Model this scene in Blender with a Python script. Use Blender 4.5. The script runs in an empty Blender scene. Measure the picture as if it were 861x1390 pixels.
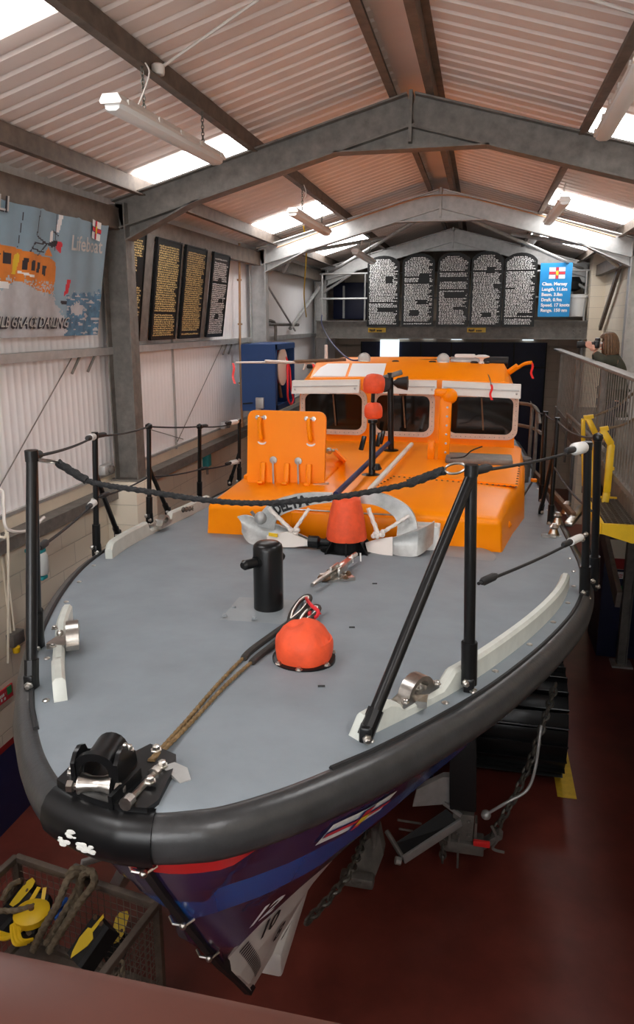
import bpy, bmesh, math, random
from mathutils import Vector, Matrix, noise
random.seed(7)
V = Vector
SC = bpy.context.scene
COL = SC.collection
PI = math.pi
ORG = {}
SPLIT = {'bolt', 'brace_bolt', 'roller_nut', 'pivot', 'stem_clip', 'deck_screw', 'cable_gland', 'deck_fitting', 'fender_seam', 'bilge_keel', 'toggle', 'clip', 'stopper_bolt', 'bolt_hole', 'pole_chock', 'deck_drain', 'tie_rod', 'handle_boss', 'roof_fitting', 'keel_roller', 'end_cap', 'strap_mark', 'sleeve', 'nose_and_ears', 'visor_trim', 'rivet', 'strut_bracket'}

# ------------------------------------------------------------------ materials
def mat(name, col, rough=.5, metal=0., var=.0, vscale=6., bump=0., bscale=40., spec=.5, coat=0., emit=0., alpha=None):
    m = bpy.data.materials.new(name); m.use_nodes = True
    nt = m.node_tree; b = nt.nodes['Principled BSDF']
    b.inputs['Base Color'].default_value = (*col, 1)
    b.inputs['Roughness'].default_value = rough
    b.inputs['Metallic'].default_value = metal
    b.inputs['Specular IOR Level'].default_value = spec
    b.inputs['Coat Weight'].default_value = coat
    b.inputs['Coat Roughness'].default_value = .08
    if emit:
        b.inputs['Emission Color'].default_value = (*col, 1)
        b.inputs['Emission Strength'].default_value = emit
    tc = None
    if var or bump:
        tc = nt.nodes.new('ShaderNodeTexCoord')
    if var:
        n = nt.nodes.new('ShaderNodeTexNoise'); n.inputs['Scale'].default_value = vscale
        n.inputs['Detail'].default_value = 6; n.inputs['Roughness'].default_value = .62
        nt.links.new(tc.outputs['Object'], n.inputs['Vector'])
        mr = nt.nodes.new('ShaderNodeMapRange')
        mr.inputs[1].default_value = .3; mr.inputs[2].default_value = .7
        mr.inputs[3].default_value = 1 - var; mr.inputs[4].default_value = 1 + var
        nt.links.new(n.outputs['Fac'], mr.inputs[0])
        mx = nt.nodes.new('ShaderNodeMix'); mx.data_type = 'RGBA'; mx.blend_type = 'MULTIPLY'
        mx.inputs[0].default_value = 1
        mx.inputs[6].default_value = (*col, 1)
        nt.links.new(mr.outputs[0], mx.inputs[7])
        nt.links.new(mx.outputs[2], b.inputs['Base Color'])
    if bump:
        n2 = nt.nodes.new('ShaderNodeTexNoise'); n2.inputs['Scale'].default_value = bscale
        n2.inputs['Detail'].default_value = 4
        nt.links.new(tc.outputs['Object'], n2.inputs['Vector'])
        bp = nt.nodes.new('ShaderNodeBump'); bp.inputs['Strength'].default_value = bump
        bp.inputs['Distance'].default_value = .01
        nt.links.new(n2.outputs['Fac'], bp.inputs['Height'])
        nt.links.new(bp.outputs['Normal'], b.inputs['Normal'])
    return m

def block_mat(name, col, mortar, axis):
    m = mat(name, col, .75)
    nt = m.node_tree; b = nt.nodes['Principled BSDF']
    tc = nt.nodes.new('ShaderNodeTexCoord'); sp = nt.nodes.new('ShaderNodeSeparateXYZ')
    cb = nt.nodes.new('ShaderNodeCombineXYZ')
    nt.links.new(tc.outputs['Object'], sp.inputs[0])
    nt.links.new(sp.outputs['Y' if axis == 'Y' else 'X'], cb.inputs[0]); nt.links.new(sp.outputs['Z'], cb.inputs[1])
    br = nt.nodes.new('ShaderNodeTexBrick')
    br.inputs['Scale'].default_value = 1; br.inputs['Brick Width'].default_value = .45
    br.inputs['Row Height'].default_value = .225; br.inputs['Mortar Size'].default_value = .006
    br.inputs['Mortar Smooth'].default_value = .6
    br.inputs['Color1'].default_value = (*col, 1)
    br.inputs['Color2'].default_value = (*[c * .94 for c in col], 1)
    br.inputs['Mortar'].default_value = (*mortar, 1)
    nt.links.new(cb.outputs[0], br.inputs['Vector']); nt.links.new(br.outputs['Color'], b.inputs['Base Color'])
    bp = nt.nodes.new('ShaderNodeBump'); bp.inputs['Strength'].default_value = .5; bp.inputs['Distance'].default_value = .012
    bp.invert = True
    nt.links.new(br.outputs['Fac'], bp.inputs['Height']); nt.links.new(bp.outputs['Normal'], b.inputs['Normal'])
    return m

M = {}
def dm(k, *a, **kw): M[k] = mat(k, *a, **kw)
dm('floor_red', (.155, .034, .024), .30, var=.25, vscale=2.2, bump=.05, bscale=25)
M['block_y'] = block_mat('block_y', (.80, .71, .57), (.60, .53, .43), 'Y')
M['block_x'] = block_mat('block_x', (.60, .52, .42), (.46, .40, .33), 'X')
dm('cream', (.80, .71, .57), .7, var=.05)
dm('navy_wall', (.015, .025, .10), .5, var=.1)
dm('red_line', (.35, .02, .02), .5)
dm('cladding', (.90, .88, .88), .45, var=.03, vscale=1.5)
dm('roof_sheet', (.86, .76, .71), .5, var=.06, vscale=1.2)
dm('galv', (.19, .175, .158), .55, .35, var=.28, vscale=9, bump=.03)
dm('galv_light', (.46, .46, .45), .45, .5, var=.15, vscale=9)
dm('steel_brown', (.16, .125, .10), .6, .2, var=.3, vscale=8)
dm('deck_grey', (.225, .258, .285), .62, var=.10, vscale=3.0, bump=.10, bscale=260)
dm('deck_plate', (.25, .275, .29), .45, var=.06, bump=.1, bscale=300)
dm('black_paint', (.006, .006, .0065), .30, var=.15, vscale=30, spec=.35)
dm('black_matt', (.008, .008, .009), .6, var=.2, vscale=20)
dm('rubber', (.034, .034, .035), .30, var=.28, vscale=14, bump=.08, bscale=60)
dm('orange', (1.0, .275, .0), .36, var=.03, vscale=4, spec=.22)
dm('orange_cloth', (.80, .085, .022), .62, var=.14, vscale=14, bump=.25, bscale=22)
dm('white_paint', (.72, .72, .68), .38, var=.05)
dm('toe_rail', (.60, .62, .57), .42, var=.08, vscale=10)
dm('white_plastic', (.80, .80, .78), .4)
dm('lamp_plastic', (.74, .68, .63), .35, var=.04)
dm('steel', (.56, .53, .49), .28, 1., var=.2, vscale=18, bump=.03)
dm('galv_anchor', (.50, .51, .50), .46, .55, var=.22, vscale=10, bump=.06)
dm('chain_steel', (.16, .15, .13), .5, .8, var=.35, vscale=30)
dm('hull_navy', (.030, .018, .075), .16, var=.08, coat=.5)
dm('hull_blue', (.0, .085, .40), .22, coat=.5)
dm('hull_red', (.62, .02, .022), .3, coat=.3)
dm('hull_white', (.74, .70, .67), .4, var=.06)
dm('glass_dark', (.010, .007, .005), .06, spec=.35)
dm('window_rubber', (.62, .47, .38), .55, var=.1, vscale=12)
dm('glass_clear', (.55, .57, .55), .12)
dm('rope_black', (.012, .012, .013), .8, bump=.6, bscale=90)
dm('rope_tan', (.20, .125, .050), .7, var=.4, vscale=40)
dm('sleeve', (.030, .026, .022), .65, var=.3, vscale=30)
dm('rope_brown', (.17, .13, .085), .85, var=.3, vscale=30, bump=.5, bscale=80)
dm('rope_blue', (.02, .10, .42), .7)
dm('red_tape', (.75, .02, .03), .6)
dm('yellow', (.80, .50, .012), .42, var=.08)
dm('yellow_line', (.70, .44, .03), .6, var=.15, vscale=12)
dm('cabinet_blue', (.010, .055, .20), .45, var=.06)
dm('navy', (.006, .010, .045), .5, var=.15)
dm('board_black', (.008, .008, .008), .4, spec=.3)
dm('gold', (.74, .56, .24), .5)
dm('silver_letter', (.86, .86, .84), .5)
dm('sign_blue', (.010, .25, .58), .4)
dm('white_print', (.82, .82, .82), .5)
dm('red_print', (.62, .03, .05), .5)
dm('navy_print', (.03, .04, .18), .5)
dm('yellow_print', (.80, .55, .03), .5)
dm('ban_sky', (.25, .37, .45), .45, var=.12, vscale=2)
dm('ban_spray', (.48, .49, .51), .5, var=.16, vscale=7)
dm('ban_sea', (.08, .19, .30), .5, var=.5, vscale=9)
dm('ban_orange', (.70, .22, .03), .5, var=.15, vscale=6)
dm('ban_dark', (.025, .025, .035), .5)
dm('letter_grey', (.56, .55, .52), .5)
dm('skin', (.62, .33, .24), .55)
dm('hair', (.115, .058, .026), .6, var=.35, vscale=40)
dm('jacket', (.035, .036, .022), .8, var=.2, vscale=20)
dm('trousers', (.03, .03, .04), .8)
dm('wood_rail', (.085, .026, .017), .4, var=.2, vscale=6)
dm('copper_pipe', (.42, .25, .14), .45, .6)
dm('teal', (.02, .28, .30), .5)
dm('red_light', (.9, .03, .03), .35, emit=.5)
dm('grating', (.10, .075, .055), .6, .4)
dm('skylight', (1., 1., 1.), .5, emit=6.0)
dm('window_glow', (.96, .98, 1.), .5, emit=5.0)
dm('daylit_pane', (.80, .92, 1.), .5, emit=.75)
dm('rust', (.16, .09, .05), .7, .3, var=.3, vscale=20)
dm('green_print', (.02, .25, .08), .5)
dm('soil_dark', (.03, .03, .03), .8)

# ------------------------------------------------------------------ mesh builder
class MB:
    def __init__(s): s.v = []; s.f = []; s.m = []
    def add(s, vs, fs, mi=0):
        o = len(s.v); s.v += [V(p) for p in vs]
        for f in fs: s.f.append([i + o for i in f]); s.m.append(mi)
        return s
    def bm(s, bm, mi=0):
        bm.verts.index_update()
        s.add([v.co.copy() for v in bm.verts], [[v.index for v in f.verts] for f in bm.faces], mi); bm.free(); return s
    def box(s, c, d, mi=0, bev=0., rz=0., R=None):
        bm = bmesh.new(); bmesh.ops.create_cube(bm, size=1)
        for v in bm.verts: v.co = V((v.co.x * d[0], v.co.y * d[1], v.co.z * d[2]))
        if bev: bmesh.ops.bevel(bm, geom=list(bm.edges), offset=bev, segments=2, profile=.5, affect='EDGES')
        R = R or Matrix.Rotation(rz, 3, 'Z')
        for v in bm.verts: v.co = R @ v.co + V(c)
        return s.bm(bm, mi)
    def bar(s, a, b, w, h, mi=0, bev=0., up=(0, 0, 1)):
        a, b = V(a), V(b); d = b - a; L = d.length
        y = d.normalized(); x = y.cross(V(up))
        if x.length < 1e-4: x = V((1, 0, 0))
        x.normalize(); z = x.cross(y)
        return s.box((a + b) / 2, (w, L, h), mi, bev, R=Matrix((x, y, z)).transposed())
    def ibeam(s, a, b, fw, dep, t=.015, up=(0, 0, 1), mi=0):
        a, b = V(a), V(b); y = (b - a).normalized(); x = y.cross(V(up)).normalized(); z = x.cross(y)
        s.bar(a, b, t, dep, mi, up=up)
        for q in (1, -1):
            o = z * (dep / 2 - t / 2) * q
            s.bar(a + o, b + o, fw, t, mi, up=up)
        return s
    def tube(s, pts, r, seg=8, mi=0, closed=False, caps=True, twist=None):
        pts = [V(p) for p in pts]; n = len(pts)
        rs = r if isinstance(r, (list, tuple)) else [r] * n
        T = []
        for i in range(n):
            if closed: d = pts[(i + 1) % n] - pts[i - 1]
            else: d = pts[min(i + 1, n - 1)] - pts[max(i - 1, 0)]
            T.append(d.normalized() if d.length > 1e-9 else V((0, 0, 1)))
        ref = V((0, 0, 1)) if abs(T[0].z) < .9 else V((1, 0, 0))
        N = T[0].cross(ref).normalized(); vs = []
        for i in range(n):
            N = (N - T[i] * N.dot(T[i])).normalized(); B = T[i].cross(N)
            for k in range(seg):
                a = 2 * PI * k / seg; rr = rs[i]
                if twist: rr *= 1 + twist[0] * math.cos(3 * (a + twist[1] * i))
                vs.append(pts[i] + (N * math.cos(a) + B * math.sin(a)) * rr)
        fs = []
        for i in range(n if closed else n - 1):
            j = (i + 1) % n
            for k in range(seg):
                k2 = (k + 1) % seg
                fs.append([i * seg + k, i * seg + k2, j * seg + k2, j * seg + k])
        if caps and not closed:
            fs.append(list(range(seg))[::-1]); fs.append([(n - 1) * seg + k for k in range(seg)])
        return s.add(vs, fs, mi)
    def lathe(s, prof, c=(0, 0, 0), seg=24, mi=0, R=None, warp=None):
        vs = []; R = R or Matrix.Identity(3)
        for (r, h) in prof:
            for k in range(seg):
                a = 2 * PI * k / seg
                p = V((r * math.cos(a), r * math.sin(a), h))
                if warp: p = warp(p, a)
                vs.append(R @ p + V(c))
        fs = []
        for i in range(len(prof) - 1):
            for k in range(seg):
                k2 = (k + 1) % seg
                fs.append([i * seg + k, i * seg + k2, (i + 1) * seg + k2, (i + 1) * seg + k])
        fs.append(list(range(seg))[::-1]); fs.append([(len(prof) - 1) * seg + k for k in range(seg)])
        return s.add(vs, fs, mi)
    def ball(s, c, r, mi=0, seg=10, sc=(1, 1, 1)):
        bm = bmesh.new(); bmesh.ops.create_uvsphere(bm, u_segments=seg, v_segments=max(5, seg // 2 + 1), radius=r)
        for v in bm.verts: v.co = V((v.co.x * sc[0], v.co.y * sc[1], v.co.z * sc[2])) + V(c)
        return s.bm(bm, mi)
    def prism(s, poly, o, ux, uy, t, mi=0):
        ux, uy = V(ux), V(uy); n = ux.cross(uy).normalized(); k = len(poly)
        a = [V(o) + ux * p[0] + uy * p[1] for p in poly]
        vs = a + [p + n * t for p in a]
        fs = [list(range(k))[::-1], [i + k for i in range(k)]]
        fs += [[i, (i + 1) % k, (i + 1) % k + k, i + k] for i in range(k)]
        return s.add(vs, fs, mi)
    def ring(s, outer, inner, o, ux, uy, t, mi=0):
        ux, uy = V(ux), V(uy); n = ux.cross(uy).normalized(); k = len(outer)
        f = lambda P, d: [V(o) + ux * p[0] + uy * p[1] + n * d for p in P]
        vs = f(outer, 0) + f(inner, 0) + f(outer, t) + f(inner, t)
        fs = []
        for i in range(k):
            j = (i + 1) % k
            fs += [[i, i + k, j + k, j], [i + 2 * k, j + 2 * k, j + 3 * k, i + 3 * k],
                   [i, j, j + 2 * k, i + 2 * k], [i + k, i + 3 * k, j + 3 * k, j + k]]
        return s.add(vs, fs, mi)
    def loft(s, rings, mi=0, closed=True, cap=True):
        k = len(rings[0]); vs = [p for r in rings for p in r]; fs = []
        for i in range(len(rings) - 1):
            for j in range(k if closed else k - 1):
                j2 = (j + 1) % k
                fs.append([i * k + j, i * k + j2, (i + 1) * k + j2, (i + 1) * k + j])
        if cap:
            fs.append(list(range(k))[::-1]); fs.append([(len(rings) - 1) * k + j for j in range(k)])
        return s.add(vs, fs, mi)
    def pieces(s):
        n = len(s.v); par = list(range(n))
        def find(i):
            while par[i] != i: par[i] = par[par[i]]; i = par[i]
            return i
        for f in s.f:
            a = find(f[0])
            for i in f[1:]: par[find(i)] = a
        isl = {}
        for i in range(n): isl.setdefault(find(i), []).append(i)
        G = []
        for ids in isl.values():
            lo = V([min(s.v[i][k] for i in ids) - .002 for k in range(3)]); hi = V([max(s.v[i][k] for i in ids) + .002 for k in range(3)])
            G.append([set(ids), lo, hi])
        i = 0
        while i < len(G):
            j = i + 1; hit = False
            while j < len(G):
                if all(G[i][1][k] < G[j][2][k] and G[j][1][k] < G[i][2][k] for k in range(3)):
                    G[i][0] |= G[j][0]; G[i][1] = V(map(min, G[i][1], G[j][1])); G[i][2] = V(map(max, G[i][2], G[j][2])); G.pop(j); hit = True
                else: j += 1
            if not hit: i += 1
        out = []
        for ids, _, _ in G:
            m = MB(); ix = sorted(ids); mp = {q: k for k, q in enumerate(ix)}
            m.v = [s.v[q] for q in ix]
            for f, mi in zip(s.f, s.m):
                if f[0] in mp: m.f.append([mp[q] for q in f]); m.m.append(mi)
            out.append(m)
        return out
    def eachx(s, name, mats, parent):
        return [m.build(name, mats, parent) for m in s.pieces()]
    def build(s, name, mats, parent=None, smooth=35, loc=None):
        if name in SPLIT: return s.each0(name, mats, parent, smooth)
        return s.build0(name, mats, parent, smooth, loc)
    def each0(s, name, mats, parent, smooth):
        return [m.build0(name, mats, parent, smooth) for m in s.pieces()][-1]
    def build0(s, name, mats, parent=None, smooth=35, loc=None):
        mats = mats if isinstance(mats, (list, tuple)) else [mats]
        off = ORG.get(parent.name, V()) if parent else V(loc or (0, 0, 0))
        me = bpy.data.meshes.new(name)
        me.from_pydata([p - off for p in s.v], [], s.f)
        for m in mats: me.materials.append(M[m])
        me.polygons.foreach_set('material_index', s.m)
        bm = bmesh.new(); bm.from_mesh(me); bmesh.ops.recalc_face_normals(bm, faces=bm.faces); bm.to_mesh(me); bm.free()
        me.polygons.foreach_set('use_smooth', [True] * len(me.polygons))
        me.set_sharp_from_angle(angle=math.radians(smooth))
        o = bpy.data.objects.new(name, me); COL.objects.link(o)
        if parent: o.parent = parent
        else: o.location = off
        ORG[o.name] = off
        return o

def tag(o, label, cat, group=None, kind=None):
    o['label'] = label; o['category'] = cat
    if group: o['group'] = group
    if kind: o['kind'] = kind
    return o
def thing(name, label, cat, loc, group=None, kind=None):
    o = bpy.data.objects.new(name, None); COL.objects.link(o); o.location = loc
    o.empty_display_size = .1; ORG[o.name] = V(loc)
    return tag(o, label, cat, group, kind)
def struct(o):
    o['kind'] = 'structure'; return o
def dup(root, loc, label, rz=0):
    r = root.copy(); COL.objects.link(r); r.location = loc; r.rotation_euler.z = rz; r['label'] = label
    for ch in list(root.children):
        c = ch.copy(); COL.objects.link(c); c.parent = r
        for g in ch.children:
            d = g.copy(); COL.objects.link(d); d.parent = c
    return r
def rrect(w, h, r, n=4, cx=0, cy=0):
    P = []
    for (sx, sy, a0) in ((1, 1, 0), (-1, 1, 90), (-1, -1, 180), (1, -1, 270)):
        for i in range(n + 1):
            a = math.radians(a0 + 90 * i / n)
            P.append((cx + sx * (w / 2 - r) + r * math.cos(a), cy + sy * (h / 2 - r) + r * math.sin(a)))
    return P
def spline(P, n=8):
    P = [V(p) for p in P]; out = []
    for i in range(len(P) - 1):
        p0 = P[max(i - 1, 0)]; p1 = P[i]; p2 = P[i + 1]; p3 = P[min(i + 2, len(P) - 1)]
        for k in range(n):
            t = k / n
            out.append(.5 * ((2 * p1) + (p2 - p0) * t + (2 * p0 - 5 * p1 + 4 * p2 - p3) * t * t + (3 * p1 - p0 - 3 * p2 + p3) * t ** 3))
    out.append(P[-1]); return out
def resample(P, step):
    P = [V(p) for p in P]; out = [P[0]]; acc = 0
    for a, b in zip(P, P[1:]):
        L = (b - a).length
        while acc + L >= step:
            t = (step - acc) / L; a = a + (b - a) * t; out.append(a.copy()); L = (b - a).length; acc = 0
        acc += L
    out.append(P[-1]); return out
def text_mesh(body, size, align='LEFT', bold=0.0, shear=0.):
    c = bpy.data.curves.new('t', 'FONT'); c.body = body; c.size = size; c.align_x = align; c.offset = bold; c.shear = shear
    c.resolution_u = 2
    o = bpy.data.objects.new('t', c); COL.objects.link(o)
    dg = bpy.context.evaluated_depsgraph_get(); me = bpy.data.meshes.new_from_object(o.evaluated_get(dg))
    vs = [v.co.copy() for v in me.vertices]; fs = [list(p.vertices) for p in me.polygons]
    bpy.data.objects.remove(o); bpy.data.curves.remove(c); bpy.data.meshes.remove(me)
    return vs, fs
def chain(mb, pts, link=.045, wire=.007):
    P = resample(pts, link * .72)
    for i in range(len(P) - 1):
        d = (P[i + 1] - P[i]).normalized(); a = d.cross(V((0, 0, 1)))
        if a.length < .05: a = d.cross(V((1, 0, 0)))
        a.normalize(); b = d.cross(a)
        s = a if i % 2 else b
        c = (P[i] + P[i + 1]) / 2; L = link * .5; W = link * .30
        loop = [c + d * (L * math.cos(q)) * (1 if abs(math.cos(q)) > .5 else 1) + s * (W * math.sin(q)) for q in [2 * PI * k / 10 for k in range(10)]]
        mb.tube(loop, wire, 5, closed=True)
    return mb
def bolts(mb, pts, r=.012, h=.012, n=(0, 0, 1)):
    R = V((0, 0, 1)).rotation_difference(V(n)).to_matrix()
    for p in pts: mb.lathe([(r * 1.5, 0), (r * 1.5, h * .3), (r, h * .35), (r, h), (r * .6, h * 1.2)], p, 6, R=R)
    return mb

# ================================================================== THE SETTING
struct(MB().box((0, 8.5, -.1), (7.2, 27, .2)).build('floor', 'floor_red'))
# left wall: painted blockwork below, white cladding above
w = struct(MB().box((-3.3, 8.5, 1.7), (.2, 27, 1.8)).box((-3.3, 8.5, .37), (.2, 27, .74), 1).box((-3.298, 8.5, .77), (.2, 27, .06), 2)
           .box((-3.36, 8.5, 2.69), (.2, 27, .18), 3).build('wall_left', ['block_y', 'navy_wall', 'red_line', 'cream']))
m = MB(); y = -4.; vs = []
while y < 21:
    for dy, dx in ((0, 0), (.01, .003), (.03, .003), (.04, 0)): vs.append((y + dy, dx))
    y += .1
m.loft([[V((-3.25 + dx, yy, 2.78)) for yy, dx in vs], [V((-3.25 + dx, yy, 5.75)) for yy, dx in vs]], closed=False, cap=False)
m.box((-3.24, 8.5, 2.79), (.05, 27, .03), 1); m.box((-3.235, 9.0, 3.5), (.02, .03, 1.5), 1)
m.build('cladding', ['cladding', 'galv_light'], w)
m = MB().box((-3.14, 8.5, 2.655), (.16, 27, .012)).box((-3.065, 8.5, 2.60), (.012, 27, .11))
m.build('ledge', 'galv', w)
for i, yy in enumerate((2.25, 7.25, 12.25, 17.25)):
    MB().box((-3.05, yy, 1.36), (.42, .50, 2.70), bev=.01).build('pier', 'block_y', w)
m = MB().box((-3.2, 8.5, 4.16), (.1, 27, .012)).box((-3.15, 8.5, 4.125), (.012, 27, .075)); m.build('girt', 'galv_light', w)
m = MB()
for a, b in (((-3.22, 6.55, 4.1), (-3.22, 5.0, 2.85)), ((-3.22, 10.9, 4.1), (-3.22, 9.0, 2.85)), ((-3.22, 7.4, 3.35), (-3.22, 9.2, 2.85))): m.tube([a, b], .006, 5)
for yy in (6.6, 6.9, 10.95, 11.2): m.tube([(-3.17, yy, 4.1), (-3.2, yy - .12, 3.93)], .014, 6)
m.build('tie_rod', 'galv', w)
# right wall with pilaster, end wall with navy doors
struct(MB().box((3.3, 8.5, 2.9), (.2, 27, 5.8)).box((3.07, 16.75, 2.9), (.30, .5, 5.8)).build('wall_right', 'block_y'))
w = struct(MB().box((2.95, 20.2, 1.9), (1.1, .2, 3.8)).box((-3.0, 20.2, 1.9), (1.0, .2, 3.8)).box((0, 20.2, 4.75), (7, .2, 1.95)).build('wall_end', 'block_x'))
MB().prism([(-3.5, 5.7), (3.5, 5.7), (0, 6.75)], (0, 20.3, 0), (1, 0, 0), (0, 0, 1), .1).build('gable', 'steel_brown', w)
m = MB().box((-.05, 20.12, 1.95), (4.9, .08, 3.9))
for k in range(7): m.box((-2.5 + k * .817, 20.06, 1.95), (.03, .06, 3.9), 1)
m.box((-.05, 20.06, 3.25), (4.9, .06, .05), 1)
dr = struct(m.build('door_1', ['navy', 'black_matt']))
MB().box((-1.717, 20.040, 3.660), (.52, .03, .60)).build('pane', 'daylit_pane', dr)
for q in ((-1.344, 20.050, 3.999), (-0.668, 20.050, 4.002), (0.077, 20.050, 3.986), (1.922, 20.050, 3.976)):
    MB().box(q, (.28, .03, .045)).build('vent', 'daylit_pane', dr)
w = struct(MB().box((0, -4.1, 3.0), (7, .2, 6.0)).build('wall_near', 'cream'))
m = MB().box((-.4, -3.97, 3.9), (4.6, .03, 2.9)); wn = struct(m.build('window_1', 'window_glow'))
MB().ring(rrect(4.8, 3.1, .02, 1), rrect(4.5, 2.8, .02, 1), (-.4, -3.98, 3.9), (1, 0, 0), (0, 0, 1), -.08).build('window_frame', 'white_paint', wn)

# roof: two corrugated slopes, rooflights between the purlins
m = MB()
for sgn in (-1, 1):
    ys = []; y = -4.2
    while y < 20.6:
        for dy, dz in ((0, 0), (.13, 0), (.15, .02), (.18, .02)): ys.append((y + dy, dz))
        y += .2
    m.loft([[V((sgn * .02, yy, 6.69 + dz)) for yy, dz in ys], [V((sgn * 3.6, yy, 6.70 - .3 * 3.6 + dz)) for yy, dz in ys]], closed=False, cap=False)
m.box((0, 8.2, 6.655), (.34, 25, .012))
struct(m.build('ceiling', 'roof_sheet', smooth=10))
n = 2
for (y0, y1) in ((-1.6, .2), (2.95, 4.12), (7.08, 8.25), (11.0, 12.1), (15.1, 16.2)):
    for sgn in (-1, 1):
        m = MB(); f = lambda x, z: V((sgn * x, 0, 6.70 - .3 * x + z))
        c = (f(1.60, -.02) + f(2.73, -.02)) / 2; c.y = (y0 + y1) / 2
        m.box(c, (1.18, y1 - y0, .012), R=Matrix.Rotation(sgn * math.atan(.3), 3, 'Y'))
        struct(m.build('window_%d' % n, 'skylight')); n += 1
for sgn in (-1, 1):
    for x in (.2, 1.55, 2.75):
        z = 6.70 - .3 * x; m = MB()
        m.box((sgn * x, 8.2, z - .10), (.012, 25, .17)); m.box((sgn * (x + .03), 8.2, z - .025), (.07, 25, .012)); m.box((sgn * (x - .03), 8.2, z - .18), (.07, 25, .012))
        struct(m.build('roof_purlin', 'steel_brown'))
    m = MB().box((sgn * 3.0, 8.2, 5.47), (.012, 25, .21)).box((sgn * 3.05, 8.2, 5.575), (.12, 25, .012)).box((sgn * 3.05, 8.2, 5.37), (.12, 25, .012))
    struct(m.build('eave_beam', 'steel_brown'))
def frame(Y, mt):
    r = thing('portal_frame', 'galvanised steel portal frame %s' % {2.25: 'directly over the bow end of the hall', 7.25: 'with the nearest visible apex, beside the hanging banner', 12.25: 'second in view, beside the blue hose cabinet', 17.25: 'third in view, behind the arched honour boards'}[Y], 'frame', (0, Y, 0), 'portal frames', 'structure')
    for sgn in (-1, 1):
        zb = 2.71 if sgn < 0 else 0
        MB().ibeam((sgn * 3.03, Y, zb), (sgn * 3.03, Y, 5.62), .19, .28, .016, up=(1, 0, 0)).box((sgn * 3.03, Y, zb + .01), (.34, .26, .02)).build('column', mt, r)
        d = V((sgn * 3.0, 0, -.275 * 3.0))
        MB().ibeam((0, Y, 6.335), V((0, Y, 6.335)) + d, .17, .29, .016).build('rafter', mt, r)
        h = MB().prism([(sgn * 2.1, 5.63), (sgn * 2.88, 5.43), (sgn * 2.88, 5.26)], (0, Y - .006, 0), (1, 0, 0), (0, 0, 1), -.012)
        h.bar((sgn * 2.07, Y, 5.64), (sgn * 2.89, Y, 5.26), .17, .016); h.build('haunch', mt, r)
    g = MB().prism([(-.72, 6.02), (.72, 6.02), (0, 6.22)], (0, Y - .006, 0), (1, 0, 0), (0, 0, 1), -.012).box((0, Y, 6.00), (1.44, .17, .014)).box((0, Y, 6.27), (.03, .19, .44))
    g.build('apex_gusset', mt, r)
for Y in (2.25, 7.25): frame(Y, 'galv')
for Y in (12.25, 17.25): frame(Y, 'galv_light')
# wind bracing of the far bays
m = MB()
for sgn in (-1, 1):
    for a, b in (((sgn * .1, 12.4, 6.2), (sgn * 2.8, 17.1, 5.55)), ((sgn * 2.9, 12.4, 5.5), (sgn * 1.2, 14.8, 6.05)), ((sgn * 2.5, 12.3, 5.45), (sgn * 2.9, 13.4, 5.35))): m.tube([a, b], .035, 8)
    m.tube([(sgn * 2.3, 17.1, 5.5), (sgn * 2.95, 17.1, 5.1)], .03, 8)
m.tube([(-2.95, 12.35, 5.1), (-3.1, 15.0, 4.25)], .02, 6); m.tube([(-2.95, 17.0, 5.3), (-3.1, 14.6, 4.3)], .04, 6)
struct(m.build('roof_bracing', 'galv_light'))
m = MB(); m.tube([(-1.500, 5.046, 6.121), (-.24, 4.62, 6.52), (.24, 4.62, 6.52), (3.0, 5.2, 5.72)], .011, 6)
m.lathe([(.04, 0), (.045, .02), (.045, .06), (.03, .07)], (-1.500, 5.017, 6.071), 12)
tag(m.build('cable_conduit', 'lamp_plastic'), 'pale cable conduit with round junction box running across the roof purlins', 'conduit')
m = MB()
for yy in (11.9,):
    m.tube(spline([(-2.6, yy, 5.62), (-1, yy - .1, 6.1), (0, yy - .1, 6.32), (1, yy - .1, 6.12), (2.6, yy, 5.66)], 8), .011, 6)
tag(m.build('copper_conduit', 'copper_pipe'), 'thin copper coloured conduit running along the second roof frame', 'conduit')

# fluorescent lamps on chains
def lamp_at(a, b, label, drop=True):
    a, b = V(a), V(b); mid = (a + b) / 2; L = (b - a).length
    r = thing('fluorescent_lamp', label, 'lamp', mid, 'hanging fluorescent lamps')
    prof = [(-.065, .0), (-.073, .015), (-.05, .055), (.05, .055), (.073, .015), (.065, .0)]
    d = (b - a).normalized(); x = d.cross(V((0, 0, 1))).normalized(); z = x.cross(d)
    MB().loft([[p + x * q[0] + z * q[1] for q in prof] for p in (a - d * .0, b)]).build('housing', 'lamp_plastic', r)
    dif = [(-.062, .0), (-.057, -.03), (-.03, -.045), (.03, -.045), (.057, -.03), (.062, .0)]
    MB().loft([[p + x * q[0] * s + z * q[1] * s for q in dif] for p, s in ((a + d * .02, .8), (a + d * .05, 1), (b - d * .05, 1), (b - d * .02, .8))]).build('diffuser', 'white_plastic', r)
    m = MB()
    for t in (.06, .3, .5, .7, .94):
        p = a + d * L * t
        for q in (-1, 1): m.box(p + x * q * .072 + z * .02, (.012, .05, .03))
    m.build('clip', 'lamp_plastic', r)
    for t in (.25, .82):
        p = a + d * L * t + z * .075; top = V((p.x, p.y, 6.70 - .3 * abs(p.x) - .18))
        chain(MB(), [p, top], .035, .004).build('hanging_chain', 'chain_steel', r)
    p = a + d * L * .2 + z * .07
    MB().tube(spline([p, p + V((.03, .04, .10)), p + V((.05, .09, .22)), V((p.x + .02, p.y + .1, 6.70 - .3 * abs(p.x) - .18))], 6), .005, 6).build('flex', 'lamp_plastic', r)
    return r
lamp_at((-1.500, 4.309, 5.708), (-1.500, 6.153, 5.754), 'long white hanging fluorescent lamp nearest on the left roof slope')
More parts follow.
